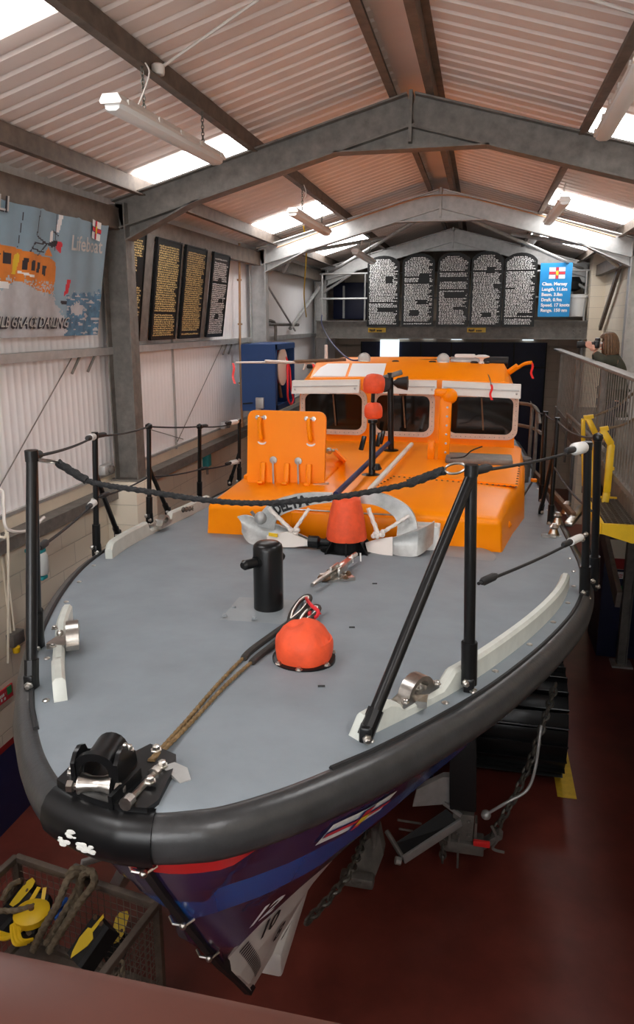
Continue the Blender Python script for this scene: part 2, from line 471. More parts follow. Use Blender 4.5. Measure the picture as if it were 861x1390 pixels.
lamp_at((-1.500, 8.640, 5.685), (-1.500, 10.613, 5.677), 'white hanging fluorescent lamp on the left slope beyond the nearest frame')
lamp_at((-1.500, 12.997, 5.625), (-1.500, 15.129, 5.613), 'small far fluorescent lamp hanging left of the arched honour boards')
lamp_at((1.620, 5.136, 5.980), (1.620, 6.734, 5.911), 'large white fluorescent lamp cut by the right photo edge')
lamp_at((1.620, 9.507, 5.833), (1.620, 11.874, 5.887), 'white fluorescent lamp hanging right of the second roof frame apex')
lamp_at((1.620, 14.442, 5.976), (1.620, 16.683, 6.010), 'small far fluorescent lamp hanging above the blue information sign')

# ================================================================== END PLATFORM
m = MB().ibeam((-3.0, 16.62, 4.26), (2.93, 16.62, 4.26), .2, .40, .02)
bolts(m, [(x, 16.60, z) for x in (-2.85, -2.78, 1.85, 1.98, 2.65, 2.78) for z in (4.19, 4.26, 4.33)], .016, .02, (0, -1, 0))
m.box((0, 18.4, 4.42), (6.0, 3.4, .06), 1)
struct(m.build('platform_beam', ['galv', 'steel_brown']))
def letters(o, ux, uz, w, h, rows, seed, gaps, top=.0, arch=False, cols=2):
    """rows of short raised strokes standing for painted names"""
    rnd = random.Random(seed); m = MB(); ux, uz = V(ux).normalized(), V(uz).normalized(); n = ux.cross(uz)
    rh = h / rows
    for r in range(rows):
        z = h - (r + 1) * rh; x = w * (.02 + .03 * rnd.random())
        if rnd.random() < .04: continue
        end = w * (.99 - .16 * rnd.random() ** 2)
        if arch and r < 3: x += w * (.22 - .07 * r); end -= w * (.22 - .07 * r)
        while x < end:
            l = rh * rnd.uniform(.5, 1.9)
            if any(g[0] < x / w < g[1] and g[2] < z / h < g[3] for g in gaps): x += l; continue
            l = min(l, end - x); hh = rh * rnd.uniform(.5, .74)
            k = max(1, int(l / (rh * .42)))
            for q in range(k):
                xa = x + q * l / k; wa = l / k * .80
                zz = z + (0 if rnd.random() < .6 else rh * .12)
                p = V(o) + ux * xa + uz * zz
                m.add([p + n * .002, p + ux * wa + n * .002, p + ux * wa + uz * hh + n * .002, p + uz * hh + n * .002], [[0, 1, 2, 3]])
            x += l + rh * rnd.uniform(.25, .6)
    return m
def arch_poly(w, h):
    P = [(0, 0), (w, 0), (w, h - .16), (w - .03, h - .12)]
    for i in range(9):
        a = math.radians(25 + 130 * i / 8); P.append((w / 2 + (w / 2 - .03) / math.cos(math.radians(25)) * math.cos(a), h - .12 - .12 / .58 * math.sin(math.radians(25)) + .12 / .58 * math.sin(a)))
    return P + [(.03, h - .12), (0, h - .16)]
GAPS = [[(.55, .8, .62, .72), (.3, .95, .18, .24)], [(.5, .85, .60, .74), (.4, .8, .3, .36), (.2, .5, .12, .2)], [(.0, .95, .62, .68), (.2, .9, .38, .46), (.5, .95, .2, .26)], [(.45, .75, .72, .82), (.7, .95, .5, .58), (.3, .7, .1, .16)], [(.0, .3, .5, .54), (.45, .9, .13, .17)]]
names = ['leftmost of the five', 'second from left of the five', 'middle one of the five', 'fourth from left of the five', 'rightmost of the five, beside the blue sign']
for i, (a, b) in enumerate((((-1.801, 16.420, 4.333), (-1.089, 16.420, 4.334)), ((-1.024, 16.420, 4.334), (-0.327, 16.420, 4.335)), ((-0.262, 16.420, 4.335), (0.421, 16.420, 4.336)), ((0.452, 16.420, 4.336), (1.123, 16.420, 4.337)), ((1.138, 16.420, 4.337), (1.811, 16.420, 4.338)))):
    w = b[0] - a[0]; z0 = 4.33; h = (1.52, 1.55, 1.56, 1.57, 1.53)[i]
    r = thing('honour_board', 'black arch-topped honour board with white lettering, %s' % names[i], 'board', (a[0], 16.42, z0), 'arched honour boards on the end platform')
    MB().prism(arch_poly(w, h), (a[0], 16.42, z0), (1, 0, 0), (0, 0, 1), -.04).build('panel', 'board_black', r)
    letters((a[0] + .03, 16.418, z0 + .05), (1, 0, 0), (0, 0, 1), w - .06, h - .12, 46, i + 3, GAPS[i], arch=True).build('lettering', 'silver_letter', r)
for (q, lb) in (((-1.579, 16.512, 4.251), 'small yellow plate on the platform beam under the leftmost arched board'), ((0.612, 16.512, 4.257), 'small yellow plate on the platform beam under the fourth arched board')):
    r = thing('name_plate', lb, 'plate', q)
    MB().box(q, (.40, .012, .10)).build('plate', 'yellow', r)
    letters((q[0] - .18, q[1] - .008, q[2] - .035), (1, 0, 0), (0, 0, 1), .36, .07, 1, 5, []).build('lettering', 'black_matt', r)
# blue information sign
a = (1.874, 16.420, 4.537); w = .64; h = 1.10
r = thing('information_sign', 'bright blue sign listing boat class, length, beam and speed under a flag', 'sign', (a[0], 16.42, a[2]))
MB().box((a[0] + w / 2, 16.43, a[2] + h / 2), (w, .025, h)).build('panel', 'sign_blue', r)
m = MB()
for i, tx in enumerate(('Class. Mersey', 'Length. 11.6m', 'Beam. 3.8m', 'Draft. 0.9m', 'Speed. 17 knots', 'Range. 150 nm')):
    vs, fs = text_mesh(tx, .092, bold=.004)
    m.add([V((a[0] + .05 + v.x * .98, 16.412, a[2] + .645 - i * .108 + v.y)) for v in vs], fs)
m.build('lettering', 'white_print', r)
def flag(o, ux, uz, w, h, depth=.003, fn=None):
    """white flag, red cross edged in navy, yellow centre badge"""
    m = MB(); ux, uz = V(ux), V(uz); n = ux.cross(uz).normalized()
    fn = fn or (lambda u, v, d: V(o) + ux * u + uz * v + n * d)
    def q(x0, x1, z0, z1, d, mi):
        for i in range(6):
            for j in range(4):
                xa, xb = x0 + (x1 - x0) * i / 6, x0 + (x1 - x0) * (i + 1) / 6; za, zb = z0 + (z1 - z0) * j / 4, z0 + (z1 - z0) * (j + 1) / 4
                m.add([fn(xa, za, d), fn(xb, za, d), fn(xb, zb, d), fn(xa, zb, d)], [[0, 1, 2, 3]], mi)
    q(0, w, 0, h, depth, 0)
    q(0, w, h * .36, h * .64, depth * 2, 2); q(w * .40, w * .60, 0, h, depth * 2, 2)
    q(0, w, h * .40, h * .60, depth * 3, 1); q(w * .43, w * .57, 0, h, depth * 3, 1)
    q(w * .42, w * .58, h * .30, h * .70, depth * 4, 3)
    return m
FLAG = ['white_print', 'red_print', 'navy_print', 'yellow_print']
flag((a[0] + .18, 16.412, a[2] + .78), (1, 0, 0), (0, 0, 1), .32, .23).build('flag_emblem', FLAG, r)
# things on the platform
m = MB()
for z in (4.95, 5.5): m.tube([(-2.95, 16.75, z), (2.9, 16.75, z)], .022, 8)
for x in (-2.9, -1.9, -.7, .5, 1.75, 2.85): m.tube([(x, 16.75, 4.45), (x, 16.75, 5.5)], .022, 8)
tag(m.build('guard_rail', 'galv_light'), 'pale tubular guard rail along the edge of the end platform', 'railing')
r = thing('storage_locker', 'dark navy locker on the end platform left of the honour boards', 'cabinet', (-2.615, 18.500, 4.448))
c = V((-2.615, 18.500, 4.448))
MB().box(c + V((.05, .3, .5)), (.85, .6, .9), bev=.01).build('body', 'navy', r); MB().box(c + V((-.1, -.01, .47)), (.05, .03, .8)).build('post', 'galv_light', r)
r = thing('white_bucket', 'white plastic bucket on the platform beside the blue information sign', 'bucket', (2.707, 16.900, 4.539))
c = V((2.707, 16.900, 4.539))
MB().lathe([(.17, 0), (.18, .01), (.22, .40), (.235, .40), (.235, .44), (.2, .44), (.16, .03)], c, 20).build('body', 'white_plastic', r)
MB().lathe([(.225, .44), (.23, .46), (.20, .47), (.0001, .47)], c, 20).build('lid', 'white_paint', r)
m = MB().tube([c + V((-.1, .5, .0)), c + V((.0, .55, 1.0))], .018, 6).tube([c + V((.22, .4, .0)), c + V((.30, .6, .95))], .03, 6)
for k in range(9): m.tube([c + V((.28, .58, .95)), c + V((.16 + .03 * k, .55, .72 + .02 * (k % 3)))], .018, 5)
tag(m.build('mop', ['white_plastic']), 'mop standing with its pale head up behind the white bucket', 'mop')
m = MB()
m.lathe([(.12, 0), (.22, .05), (.24, .2), (.18, .3)], c + V((-.12, .35, .55)), 14)
tag(m.build('dark_bag', 'black_matt'), 'dark bag lying above the white bucket on the platform', 'bag')

# ================================================================== LEFT WALL THINGS
BT, BB = V((-2.96, 0, 5.37)), V((-3.12, 0, 4.30))
def ban(Y, z, d=0.):
    t = (z - BB.z) / (BT.z - BB.z)
    x = BB.x + (BT.x - BB.x) * t + .012 * math.sin(Y * 9.0 + .6 * t) * (.4 + .6 * t) + .006 * math.sin(Y * 21 + 2) + .05 * max(0, t - .8) * abs(math.sin(Y * 5.2)) 
    return V((x + d, Y, z))
Y1T, Y1B = 6.93, 6.88
def pip(p, poly):
    c = False; j = len(poly) - 1
    for i in range(len(poly)):
        if (poly[i][1] > p[1]) != (poly[j][1] > p[1]) and p[0] < (poly[j][0] - poly[i][0]) * (p[1] - poly[i][1]) / (poly[j][1] - poly[i][1]) + poly[i][0]: c = not c
        j = i
    return c
SHAPES = []
def yz(*P): return [(p[1], p[2]) for p in P]
SHAPES.append((1, yz((-3.040, 4.743, 4.651), (-3.040, 5.255, 4.689), (-3.040, 5.537, 4.772), (-3.040, 5.758, 4.710), (-3.040, 6.068, 4.658), (-3.060, 6.222, 4.477), (-3.120, 6.322, 4.203), (-3.120, 4.773, 4.197))))
SHAPES.append((2, yz((-3.060, 6.249, 4.678), (-3.060, 6.969, 4.725), (-3.130, 6.877, 4.185), (-3.130, 6.175, 4.208), (-3.100, 6.304, 4.410))))
SHAPES.append((1, yz((-3.060, 6.336, 4.573), (-3.060, 6.473, 4.617), (-3.060, 6.602, 4.564), (-3.060, 6.510, 4.493), (-3.060, 6.353, 4.505))))
SHAPES.append((3, yz((-3.020, 4.933, 5.031), (-3.020, 5.278, 5.033), (-3.020, 5.456, 5.028), (-3.020, 5.543, 5.013), (-3.020, 5.987, 4.978), (-3.020, 6.075, 4.947), (-3.040, 6.076, 4.801), (-3.050, 6.050, 4.671), (-3.050, 5.793, 4.699), (-3.040, 5.536, 4.766), (-3.040, 5.394, 4.735), (-3.040, 5.262, 4.734), (-3.040, 4.914, 4.728))))
SHAPES.append((7, yz((-3.040, 4.912, 4.717), (-3.040, 5.266, 4.757), (-3.040, 5.414, 4.742), (-3.040, 5.399, 4.700), (-3.040, 4.906, 4.674))))
SHAPES.append((6, yz((-3.020, 5.457, 4.964), (-3.020, 5.520, 4.993), (-3.020, 5.532, 4.936), (-3.020, 5.484, 4.816), (-3.020, 5.435, 4.813))))
for a in (yz((-3.020, 5.213, 4.960), (-3.020, 5.286, 4.961), (-3.020, 5.277, 4.899), (-3.020, 5.204, 4.899)), yz((-3.020, 5.317, 4.981), (-3.020, 5.428, 4.968), (-3.020, 5.416, 4.886), (-3.020, 5.313, 4.890)),
          yz((-3.020, 5.575, 4.957), (-3.020, 5.636, 4.956), (-3.020, 5.622, 4.860), (-3.020, 5.561, 4.862)), yz((-3.020, 5.681, 4.942), (-3.020, 5.738, 4.940), (-3.020, 5.726, 4.855), (-3.020, 5.669, 4.857)),
          yz((-3.020, 5.769, 4.930), (-3.020, 5.818, 4.928), (-3.020, 5.805, 4.841), (-3.020, 5.757, 4.844)), yz((-3.020, 5.859, 4.913), (-3.020, 5.909, 4.910), (-3.020, 5.898, 4.828), (-3.020, 5.848, 4.832)),
          yz((-3.000, 5.929, 5.115), (-3.000, 6.082, 5.143), (-3.000, 6.088, 5.100), (-3.000, 5.991, 5.072), (-3.000, 5.924, 5.084)), yz((-3.060, 6.179, 4.616), (-3.060, 6.267, 4.625), (-3.060, 6.263, 4.591), (-3.060, 6.188, 4.590))):
    SHAPES.append((5, a))
SHAPES.append((7, yz((-3.020, 5.519, 4.847), (-3.020, 5.732, 4.818), (-3.020, 5.719, 4.799), (-3.020, 5.516, 4.829))))
SHAPES.append((7, yz((-3.000, 5.952, 5.204), (-3.000, 5.998, 5.209), (-3.000, 5.986, 5.121), (-3.000, 5.940, 5.116))))
SHAPES.append((7, yz((-2.980, 6.094, 5.381), (-2.980, 6.152, 5.376), (-2.980, 6.105, 5.208), (-2.980, 6.048, 5.214))))
SHAPES.append((4, yz((-3.000, 6.093, 5.138), (-3.000, 6.163, 5.126), (-3.000, 6.138, 5.035), (-3.000, 6.060, 5.072))))
SHAPES.append((4, yz((-3.040, 6.247, 4.810), (-3.040, 6.311, 4.820), (-3.040, 6.268, 4.692), (-3.040, 6.214, 4.663))))
SHAPES.append((3, yz((-3.020, 5.877, 5.000), (-3.000, 5.923, 5.072), (-3.020, 6.012, 4.993))))
def strk(a, b, w=.013):
    a, b = V((a[1], a[2])), V((b[1], b[2])); d = (b - a).normalized(); n = V((-d.y, d.x)) * w / 2
    return [tuple(a + n), tuple(b + n), tuple(b - n), tuple(a - n)]
for s_ in (strk((-3.000, 5.644, 5.004), (-3.000, 5.707, 5.081)), strk((-3.000, 5.707, 5.081), (-3.000, 6.007, 5.104)), strk((-3.000, 5.669, 5.036), (-3.000, 5.871, 5.018)), strk((-3.000, 5.768, 4.984), (-3.000, 5.903, 5.094)),
           strk((-3.000, 5.737, 5.143), (-3.000, 5.893, 5.099)), strk((-3.000, 5.737, 5.143), (-2.970, 5.763, 5.353)), strk((-3.000, 5.998, 5.209), (-3.000, 6.099, 5.183)), strk((-2.970, 6.057, 5.400), (-3.000, 6.046, 5.052), .017), strk((-3.000, 5.506, 5.032), (-2.970, 5.553, 5.318), .009)):
    SHAPES.append((5, s_))
m = MB(); NY, NZ = 280, 100; Y0 = 3.55
def bxy(i, j, d=0.):
    t = j / NZ; z = BB.z + (BT.z - BB.z) * t; y1 = Y1B + (Y1T - Y1B) * t
    scal = -.035 * abs(math.sin(PI * (i / NY) * 6)) * (t > .999)
    return Y0 + (y1 - Y0) * i / NY, z + scal
for j in range(NZ + 1):
    for i in range(NY + 1): m.v.append(ban(*bxy(i, j)))
for j in range(NZ):
    for i in range(NY):
        p = bxy(i + .5, j + .5); mi = 0
        nz = noise.noise(V((p[0] * 14, p[1] * 14, 0))) ; nz2 = noise.noise(V((p[0] * 45, p[1] * 45, 4)))
        pw = (p[0] + .05 * nz2, p[1] + .05 * nz + .03 * nz2)
        for k, poly in SHAPES:
            if pip(pw if k in (1, 2) else p, poly): mi = k
        if mi == 3 and p[1] < 4.78 + .05 * nz and nz2 > .05: mi = 1
        if mi == 2 and noise.noise(V((p[0] * 9, p[1] * 38, 2))) > .28: mi = 1
        m.f.append([j * (NY + 1) + i, j * (NY + 1) + i + 1, (j + 1) * (NY + 1) + i + 1, (j + 1) * (NY + 1) + i]); m.m.append(mi)
r = thing('hanging_banner', 'large blue banner picturing an orange lifeboat at sea, hung on the left wall', 'banner', (-3.0, 5.3, 4.3))
m.build('banner_cloth', ['ban_sky', 'ban_spray', 'ban_sea', 'ban_orange', 'red_print', 'ban_dark', 'yellow_print', 'white_print'], r)
def ban_text(tx, ya, yb, z, h, mt, bold=.0, shear=0., d=.012, zb=None):
    vs, fs = text_mesh(tx, h / .72, bold=bold, shear=shear); wd = max(v.x for v in vs)
    m = MB(); zb = z if zb is None else zb
    m.add([ban(ya + (yb - ya) * v.x / wd, z + (zb - z) * v.x / wd + v.y, d) for v in vs], fs); return m
ya, yb = (-3.000, 6.254, 5.077), (-3.000, 6.840, 5.096)
ban_text('Lifeboat', ya[1], yb[1], ya[2], .135, 'w', .002, zb=yb[2]).build('lettering', 'letter_grey', r)
ya, yb = (-3.100, 5.295, 4.389), (-3.100, 6.301, 4.382); L = (yb[1] - ya[1]) * 18 / 15.6
ban_text('RNLB GRACE DARLING', yb[1] - L - .012, yb[1] - .012, ya[2] - .01, .095, 'd', .005, .3, d=.010, zb=yb[2] - .01).build('lettering', 'ban_dark', r)
ban_text('RNLB GRACE DARLING', yb[1] - L, yb[1], ya[2], .095, 'd', .0, .3, d=.016, zb=yb[2]).build('lettering', 'letter_grey', r)
yb = (-2.980, 5.331, 5.276)
ban_text('RNLI', yb[1] - .42, yb[1], yb[2], .12, 'd', .004).build('lettering', 'ban_dark', r)
ban_text('RNLI', yb[1] - .41, yb[1] + .008, yb[2] + .006, .12, 'd', .0, d=.017).build('lettering', 'letter_grey', r)
p = (-2.990, 6.656, 5.189)
fl = flag((0, 0, 0), (0, 1, 0), (0, 0, 1), .165, .17, fn=lambda u, v, d: ban(p[1] - .03 + u, p[2] + .035 + v - u * .12, .008 + d)); fl.build('flag_emblem', FLAG, r)

# leaning honour boards with gold names
QB = [((-3.110, 7.284, 4.212), (-3.110, 7.792, 4.198), (-2.950, 7.835, 5.354)), ((-3.110, 8.081, 4.199), (-3.110, 8.790, 4.190), (-2.950, 8.743, 5.338)), ((-3.110, 8.931, 4.187), (-3.110, 9.649, 4.179), (-2.950, 9.564, 5.331)), ((-3.110, 9.902, 4.183), (-3.110, 10.576, 4.179), (-2.950, 10.512, 5.330))]
QN = ['partly hidden behind the nearest steel column', 'second from the nearest steel column', 'third from the nearest steel column', 'farthest from the banner']
for i, (a, b, t) in enumerate(QB):
    w = b[1] - a[1]; up = V((.16, 0, 1.17)); h = up.length; upn = up.normalized()
    o = V((-3.11, a[1], 4.215)); n = V((0, 1, 0)).cross(upn)
    r = thing('leaning_honour_board', 'tall black %s honour board, %s' % ('silver-lettered' if i == 3 else 'gold-lettered', QN[i]), 'board', o, 'honour boards leaning on the left wall')
    MB().prism([(0, 0), (w, 0), (w, h), (0, h)], o, (0, 1, 0), upn, -.03).build('panel', 'board_black', r)
    MB().ring([(0, 0), (w, 0), (w, h), (0, h)], [(.02, .02), (w - .02, .02), (w - .02, h - .02), (.02, h - .02)], o, (0, 1, 0), upn, .008).build('rim', 'board_black', r)
    letters(o + V((0, .04, 0)) + upn * .05, (0, 1, 0), upn, w - .08, h - .12, 40, 20 + i, [(.6, 1, .5, .8)] if i == 0 else [(.3, .6, .18, .26), (.5, .8, .42, .46), (.35, .6, .7, .74)] if i == 3 else [], cols=2).build('lettering', 'silver_letter' if i == 3 else 'gold', r)
for i in range(3):
    a = QB[i][1][1] + .02; b = QB[i + 1][0][1] - .02; m = MB()
    m.prism([(0, 0), (b - a, 0), (b - a, 1.2), (0, 1.2)], (-3.16, a, 4.215), (0, 1, 0), V((.16, 0, 1.17)).normalized(), .02)
    tag(m.build('grey_strip', 'galv'), 'grey upright strip between the %s leaning boards' % ['first and second', 'second and third', 'third and fourth'][i], 'batten', 'strips between the leaning boards')  # plain grey strip filling the gap between neighbouring leaning boards

# blue hose cabinet
a = V((-2.882, 10.800, 4.086)); b = V((-2.351, 10.800, 4.089)); c = V((-2.328, 10.800, 3.074)); d = V((-2.370, 12.251, 4.021))
x0, x1, y0, y1, z0, z1 = a.x, b.x, 10.8, 12.0, c.z, a.z
r = thing('hose_cabinet', 'blue steel wall cabinet with its open side showing a hose reel', 'cabinet', (x0, y0, z0))
m = MB(); t = .02
m.box(((x0 + x1) / 2, y0, (z0 + z1) / 2), (x1 - x0, t, z1 - z0)); m.box(((x0 + x1) / 2, y1, (z0 + z1) / 2), (x1 - x0, t, z1 - z0))
m.box((x0, (y0 + y1) / 2, (z0 + z1) / 2), (t, y1 - y0, z1 - z0)); m.box(((x0 + x1) / 2, (y0 + y1) / 2, z1), (x1 - x0, y1 - y0, t)); m.box(((x0 + x1) / 2, (y0 + y1) / 2, z0), (x1 - x0, y1 - y0, t))
m.box((x1, y0 + .05, (z0 + z1) / 2), (t, .1, z1 - z0)); m.box((x1, (y0 + y1) / 2, z1 - .04), (t, y1 - y0, .08)); m.box((x1, (y0 + y1) / 2, z0 + .04), (t, y1 - y0, .08))
m.build('body', 'cabinet_blue', r)
cc = V((x1 - .12, y0 + .55, z1 - .36)); Rx = Matrix.Rotation(PI / 2, 3, 'Y')
rl = MB().lathe([(.04, -.1), (.30, -.1), (.30, -.08), (.10, -.08), (.10, .08), (.30, .08), (.30, .10), (.22, .11), (.06, .10)], cc, 24, R=Rx).build('hose_reel', 'lamp_plastic', r)
m = MB()
for k in range(3): m.lathe([(.17, -.07), (.25, -.07), (.27, -.03), (.27, .03), (.25, .07), (.17, .07)], cc, 24, R=Rx)
m.build('coiled_hose', 'red_tape', rl)
MB().tube([cc + V((0, 0, -.1)), cc + V((.06, .0, -.5))], .03, 8).build('hose_bracket', 'rust', r)
hs_ = [cc + V((.1, .15, .15)), cc + V((.14, .26, -.05)), cc + V((.17, .22, -.35)), cc + V((.18, .33, -.55)), cc + V((.18, .18, -.62)), cc + V((.17, .02, -.50)), cc + V((.16, .05, -.25)), cc + V((.12, .2, .02))]
m = MB().tube(spline(hs_, 8), .017, 8)
tag(m.build('hose', 'red_tape'), 'red hose looping out of the open blue cabinet', 'hose')
MB().box(V((-2.592, 10.770, 3.197)), (.13, .05, .17), bev=.008).lathe([(.03, 0), (.03, .04), (.045, .05), (.045, .08), (.02, .1)], V((-2.619, 10.770, 3.024)), 12).build('junction_box', 'galv_light', r)
MB().tube([(-2.866, 10.760, 3.180), (-2.709, 10.760, 3.195)], .012, 6).build('cable', 'black_matt', r)
m = MB().tube([(-3.120, 11.512, 5.661), (-3.120, 11.435, 4.041), (-3.120, 11.456, 2.703)], .02, 8)
for q in ((-3.130, 11.502, 5.092), (-3.130, 11.489, 4.395), (-3.130, 11.460, 3.440)): m.box(q, (.06, .06, .03))
tag(m.build('copper_pipe', 'copper_pipe'), 'vertical copper pipe running down the wall left of the blue cabinet', 'pipe')
m = MB()
P = [(-3.100, 12.281, 4.430), (-3.100, 13.395, 4.430), (-3.100, 13.481, 4.087)]; m.tube(spline(P, 4), .03, 8); m.tube([(-3.100, 12.813, 4.391), (-3.100, 15.275, 4.369)], .03, 8)
tag(m.build('bent_pipe', 'galv'), 'bent grey pipe on the wall above the blue hose cabinet', 'pipe')
# small fittings low on the wall
r = thing('bulkhead_lamp', 'small glass bulkhead lamp with teal ends on the block wall behind the bow rail', 'lamp', (-3.000, 5.431, 2.330))
c = V((-3.020, 5.460, 2.319)); MB().lathe([(.05, -.10), (.062, -.08), (.062, .08), (.05, .10), (.0001, .11)], c, 14).build('glass', 'glass_clear', r)
for z in (-.13, .12): MB().box(c + V((-.05, 0, z)), (.16, .09, .035), bev=.008).build('end_cap', 'teal', r)
r = thing('socket_box', 'grey electrical box with a yellow plug low on the left block wall', 'socket', (-3.170, 5.213, 1.706))
c = V((-3.160, 5.199, 1.707)); MB().box(c, (.08, .16, .12), bev=.01).build('body', 'galv', r); MB().lathe([(.03, 0), (.035, .05), (.02, .07)], c + V((.02, -.03, -.12)), 12).build('plug', 'yellow', r)
MB().tube([c + V((-.02, .02, .05)), c + V((-.03, .02, .6)), c + V((-.03, .05, 1.0))], .012, 6).tube([c + V((-.02, -.03, .05)), c + V((-.03, -.03, .6)), c + V((-.03, -.05, 1.0))], .012, 6).build('conduit', 'cream', r)
m = MB().tube(spline([(-3.150, 5.116, 3.086), (-3.100, 5.137, 3.046), (-3.050, 5.059, 2.929), (-3.000, 5.014, 2.768), (-2.980, 5.255, 2.688), (-3.000, 5.531, 2.730)], 6), .014, 6)
tag(m.build('white_cable', 'lamp_plastic'), 'pale cable running along the wall ledge at the left photo edge', 'cable')
m = MB().tube(spline([(-3.100, 4.999, 2.697), (-3.020, 4.993, 2.698), (-3.000, 5.006, 2.645), (-3.150, 5.057, 1.538)], 6), .011, 6)
tag(m.build('orange_cable', 'cream'), 'thin cable hanging down the block wall from the ledge at far left', 'cable')
r = thing('wall_sign', 'small red and green notice on the lower left block wall', 'sign', (-3.190, 5.000, 1.249))
c = V((-3.190, 5.000, 1.249)); MB().box(c, (.012, .26, .12)).build('panel', 'red_print', r)
MB().box(c + V((.008, .08, .02)), (.006, .06, .07)).build('symbol', 'green_print', r); letters(c + V((.008, -.11, -.04)), (0, 1, 0), (0, 0, 1), .14, .08, 2, 4, []).build('lettering', 'white_print', r)
c = V((-3.150, 9.880, 2.440)); r = thing('teal_fitting', 'small teal fitting on the block wall behind the left guard rail', 'fitting', c)
MB().box(c, (.1, .14, .2), bev=.02).build('body', 'teal', r); MB().tube([c + V((0, 0, -.1)), c + V((0, 0, -.22))], .02, 8).build('pipe', 'galv', r)
for q, lb in (((-3.170, 6.970, 2.873), 'round grey socket on the cream wall strip left of the nearest column'), ((-3.170, 10.735, 2.838), 'grey socket on the wall strip beyond the leaning boards')):
    c = V(q); r = thing('wall_socket', lb, 'socket', c); MB().box(c, (.09, .2, .11), bev=.02).build('body', 'galv_light', r); MB().lathe([(.04, 0), (.045, .05), (.02, .06)], c + V((.03, 0, 0)), 12, R=Rx).build('cover', 'galv', r)

# ================================================================== GALLERY AND RIGHT SIDE
m = MB().box((2.68, 5.0, 2.84), (1.05, 18, .12)).box((2.14, 5.0, 2.78), (.05, 18, .26), 1)
struct(m.build('gallery_floor', ['grating', 'steel_brown']))
r = thing('gallery_balustrade', 'grey steel balustrade of thin upright rods along the right gallery', 'railing', (2.05, 9, 2.9))
MB().box((2.05, 8.0, 3.955), (.13, 11.2, .035), bev=.01).build('handrail', 'galv', r)
for k in range(52):
    y = 6.0 + k * .128
    MB().tube([(2.05, y, 2.92), (2.05, y, 3.94)], .0065, 5).build('baluster', 'galv', r)
for y in (6.2, 8.4, 10.6, 12.7): MB().box((2.05, y, 3.42), (.06, .06, 1.04)).build('post', 'galv', r)
MB().bar((2.05, 12.7, 2.97), (2.05, 5.9, 2.97), .03, .05).build('lower_rail', 'galv', r)
# support post and cupboard under the gallery
r = thing('gallery_post', 'grey steel post with a base plate holding up the right gallery', 'post', (2.729, 9.480, 0.000))
c = V((2.729, 9.480, 0.000))
MB().ibeam(c, c + V((0, 0, 2.72)), .12, .12, .012, up=(1, 0, 0)).build('column', 'galv', r); MB().box(c + V((0, 0, .012)), (.26, .24, .024)).build('base_plate', 'galv_light', r)
c = V((2.444, 9.682, 0.000)); w = .72
r = thing('navy_cupboard', 'dark navy cupboard with a pale inset under the right gallery', 'cabinet', c)
zt = 2.45
MB().box(c + V((w / 2, .4, zt / 2)), (w, .8, zt), bev=.01).build('body', 'navy', r)
k = V((2.678, 9.680, 1.453)); MB().box((k[0] + .12, c.y - .012, k[2]), (.62, .02, .40)).build('inset_panel', 'cream', r)
MB().box((k[0] + .0, c.y - .03, k[2] - .12), (.26, .02, .14)).build('red_box', 'red_line', r)
k = V((2.710, 9.680, 1.171)); MB().box((k[0], c.y - .012, k[2]), (.2, .015, .09)).build('notice', 'white_print', r); letters((k[0] - .08, c.y - .022, k[2] - .03), (1, 0, 0), (0, 0, 1), .16, .06, 2, 9, []).build('lettering', 'red_print', r)
k = V((2.739, 9.680, 0.938)); MB().lathe([(.1, 0), (.1, .015)], (k[0], c.y, k[2]), 16, R=Matrix.Rotation(PI / 2, 3, 'X')).build('round_mark', 'green_print', r)
# yellow boarding platform with its handrails
r = thing('boarding_platform', 'yellow edged steel grating platform with two yellow handrails beside the boat', 'platform', (2.1, 7.0, 2.7))
m = MB(); X0, X1, Yn, Yf, zp = 1.82, 2.6, 6.42, 7.45, 2.70
for k in range(14): m.box((X0 + .05 + k * (X1 - X0 - .1) / 13, (Yn + Yf) / 2, zp), (.012, Yf - Yn, .035))
for k in range(18): m.box(((X0 + X1) / 2, Yn + .04 + k * (Yf - Yn - .08) / 17, zp), (X1 - X0, .012, .035))
m.build('grating', 'grating', r)
m = MB().prism([(0, 0), (X1 - X0, 0), (X1 - X0, -.16), (.25, -.16), (0, -.09)], (X0, Yn, zp + .03), (1, 0, 0), (0, 0, 1), .03).box((X0, (Yn + Yf) / 2, zp - .02), (.04, Yf - Yn, .1)).box(((X0 + X1) / 2, Yf, zp - .02), (X1 - X0, .03, .1))
bolts(m, [(X0 + .55, Yn - .03, zp - .06)], .015, .02, (0, -1, 0)); m.build('edge_frame', 'yellow', r)
def rail(P, w=.07):
    m = MB()
    for a, b in zip(P, P[1:]): m.bar(a, b, w, w * .8, bev=.01, up=(0, 1, 0))
    for p in P[1:-1]: m.ball(p, w * .42, seg=8)
    return m
rail([(1.963, 7.300, 2.480), (1.991, 7.300, 2.809), (1.993, 7.300, 3.282), (1.902, 7.300, 3.415)], .066).bar((1.882, 7.300, 3.421), (1.954, 7.300, 3.438), .05, .04).bar((2.006, 7.300, 3.044), (2.039, 7.300, 3.046), .03, .03).build('handrail', 'yellow', r)
rail([(2.010, 8.200, 2.502), (1.975, 8.200, 2.955), (1.991, 8.200, 3.232), (1.887, 8.200, 3.421)], .06).bar((1.849, 8.200, 3.420), (1.945, 8.200, 3.438), .05, .04).build('handrail', 'yellow', r)
rail([(1.896, 8.600, 3.362), (1.916, 8.600, 3.092), (1.963, 8.600, 2.577)], .045).build('handrail', 'yellow', r)
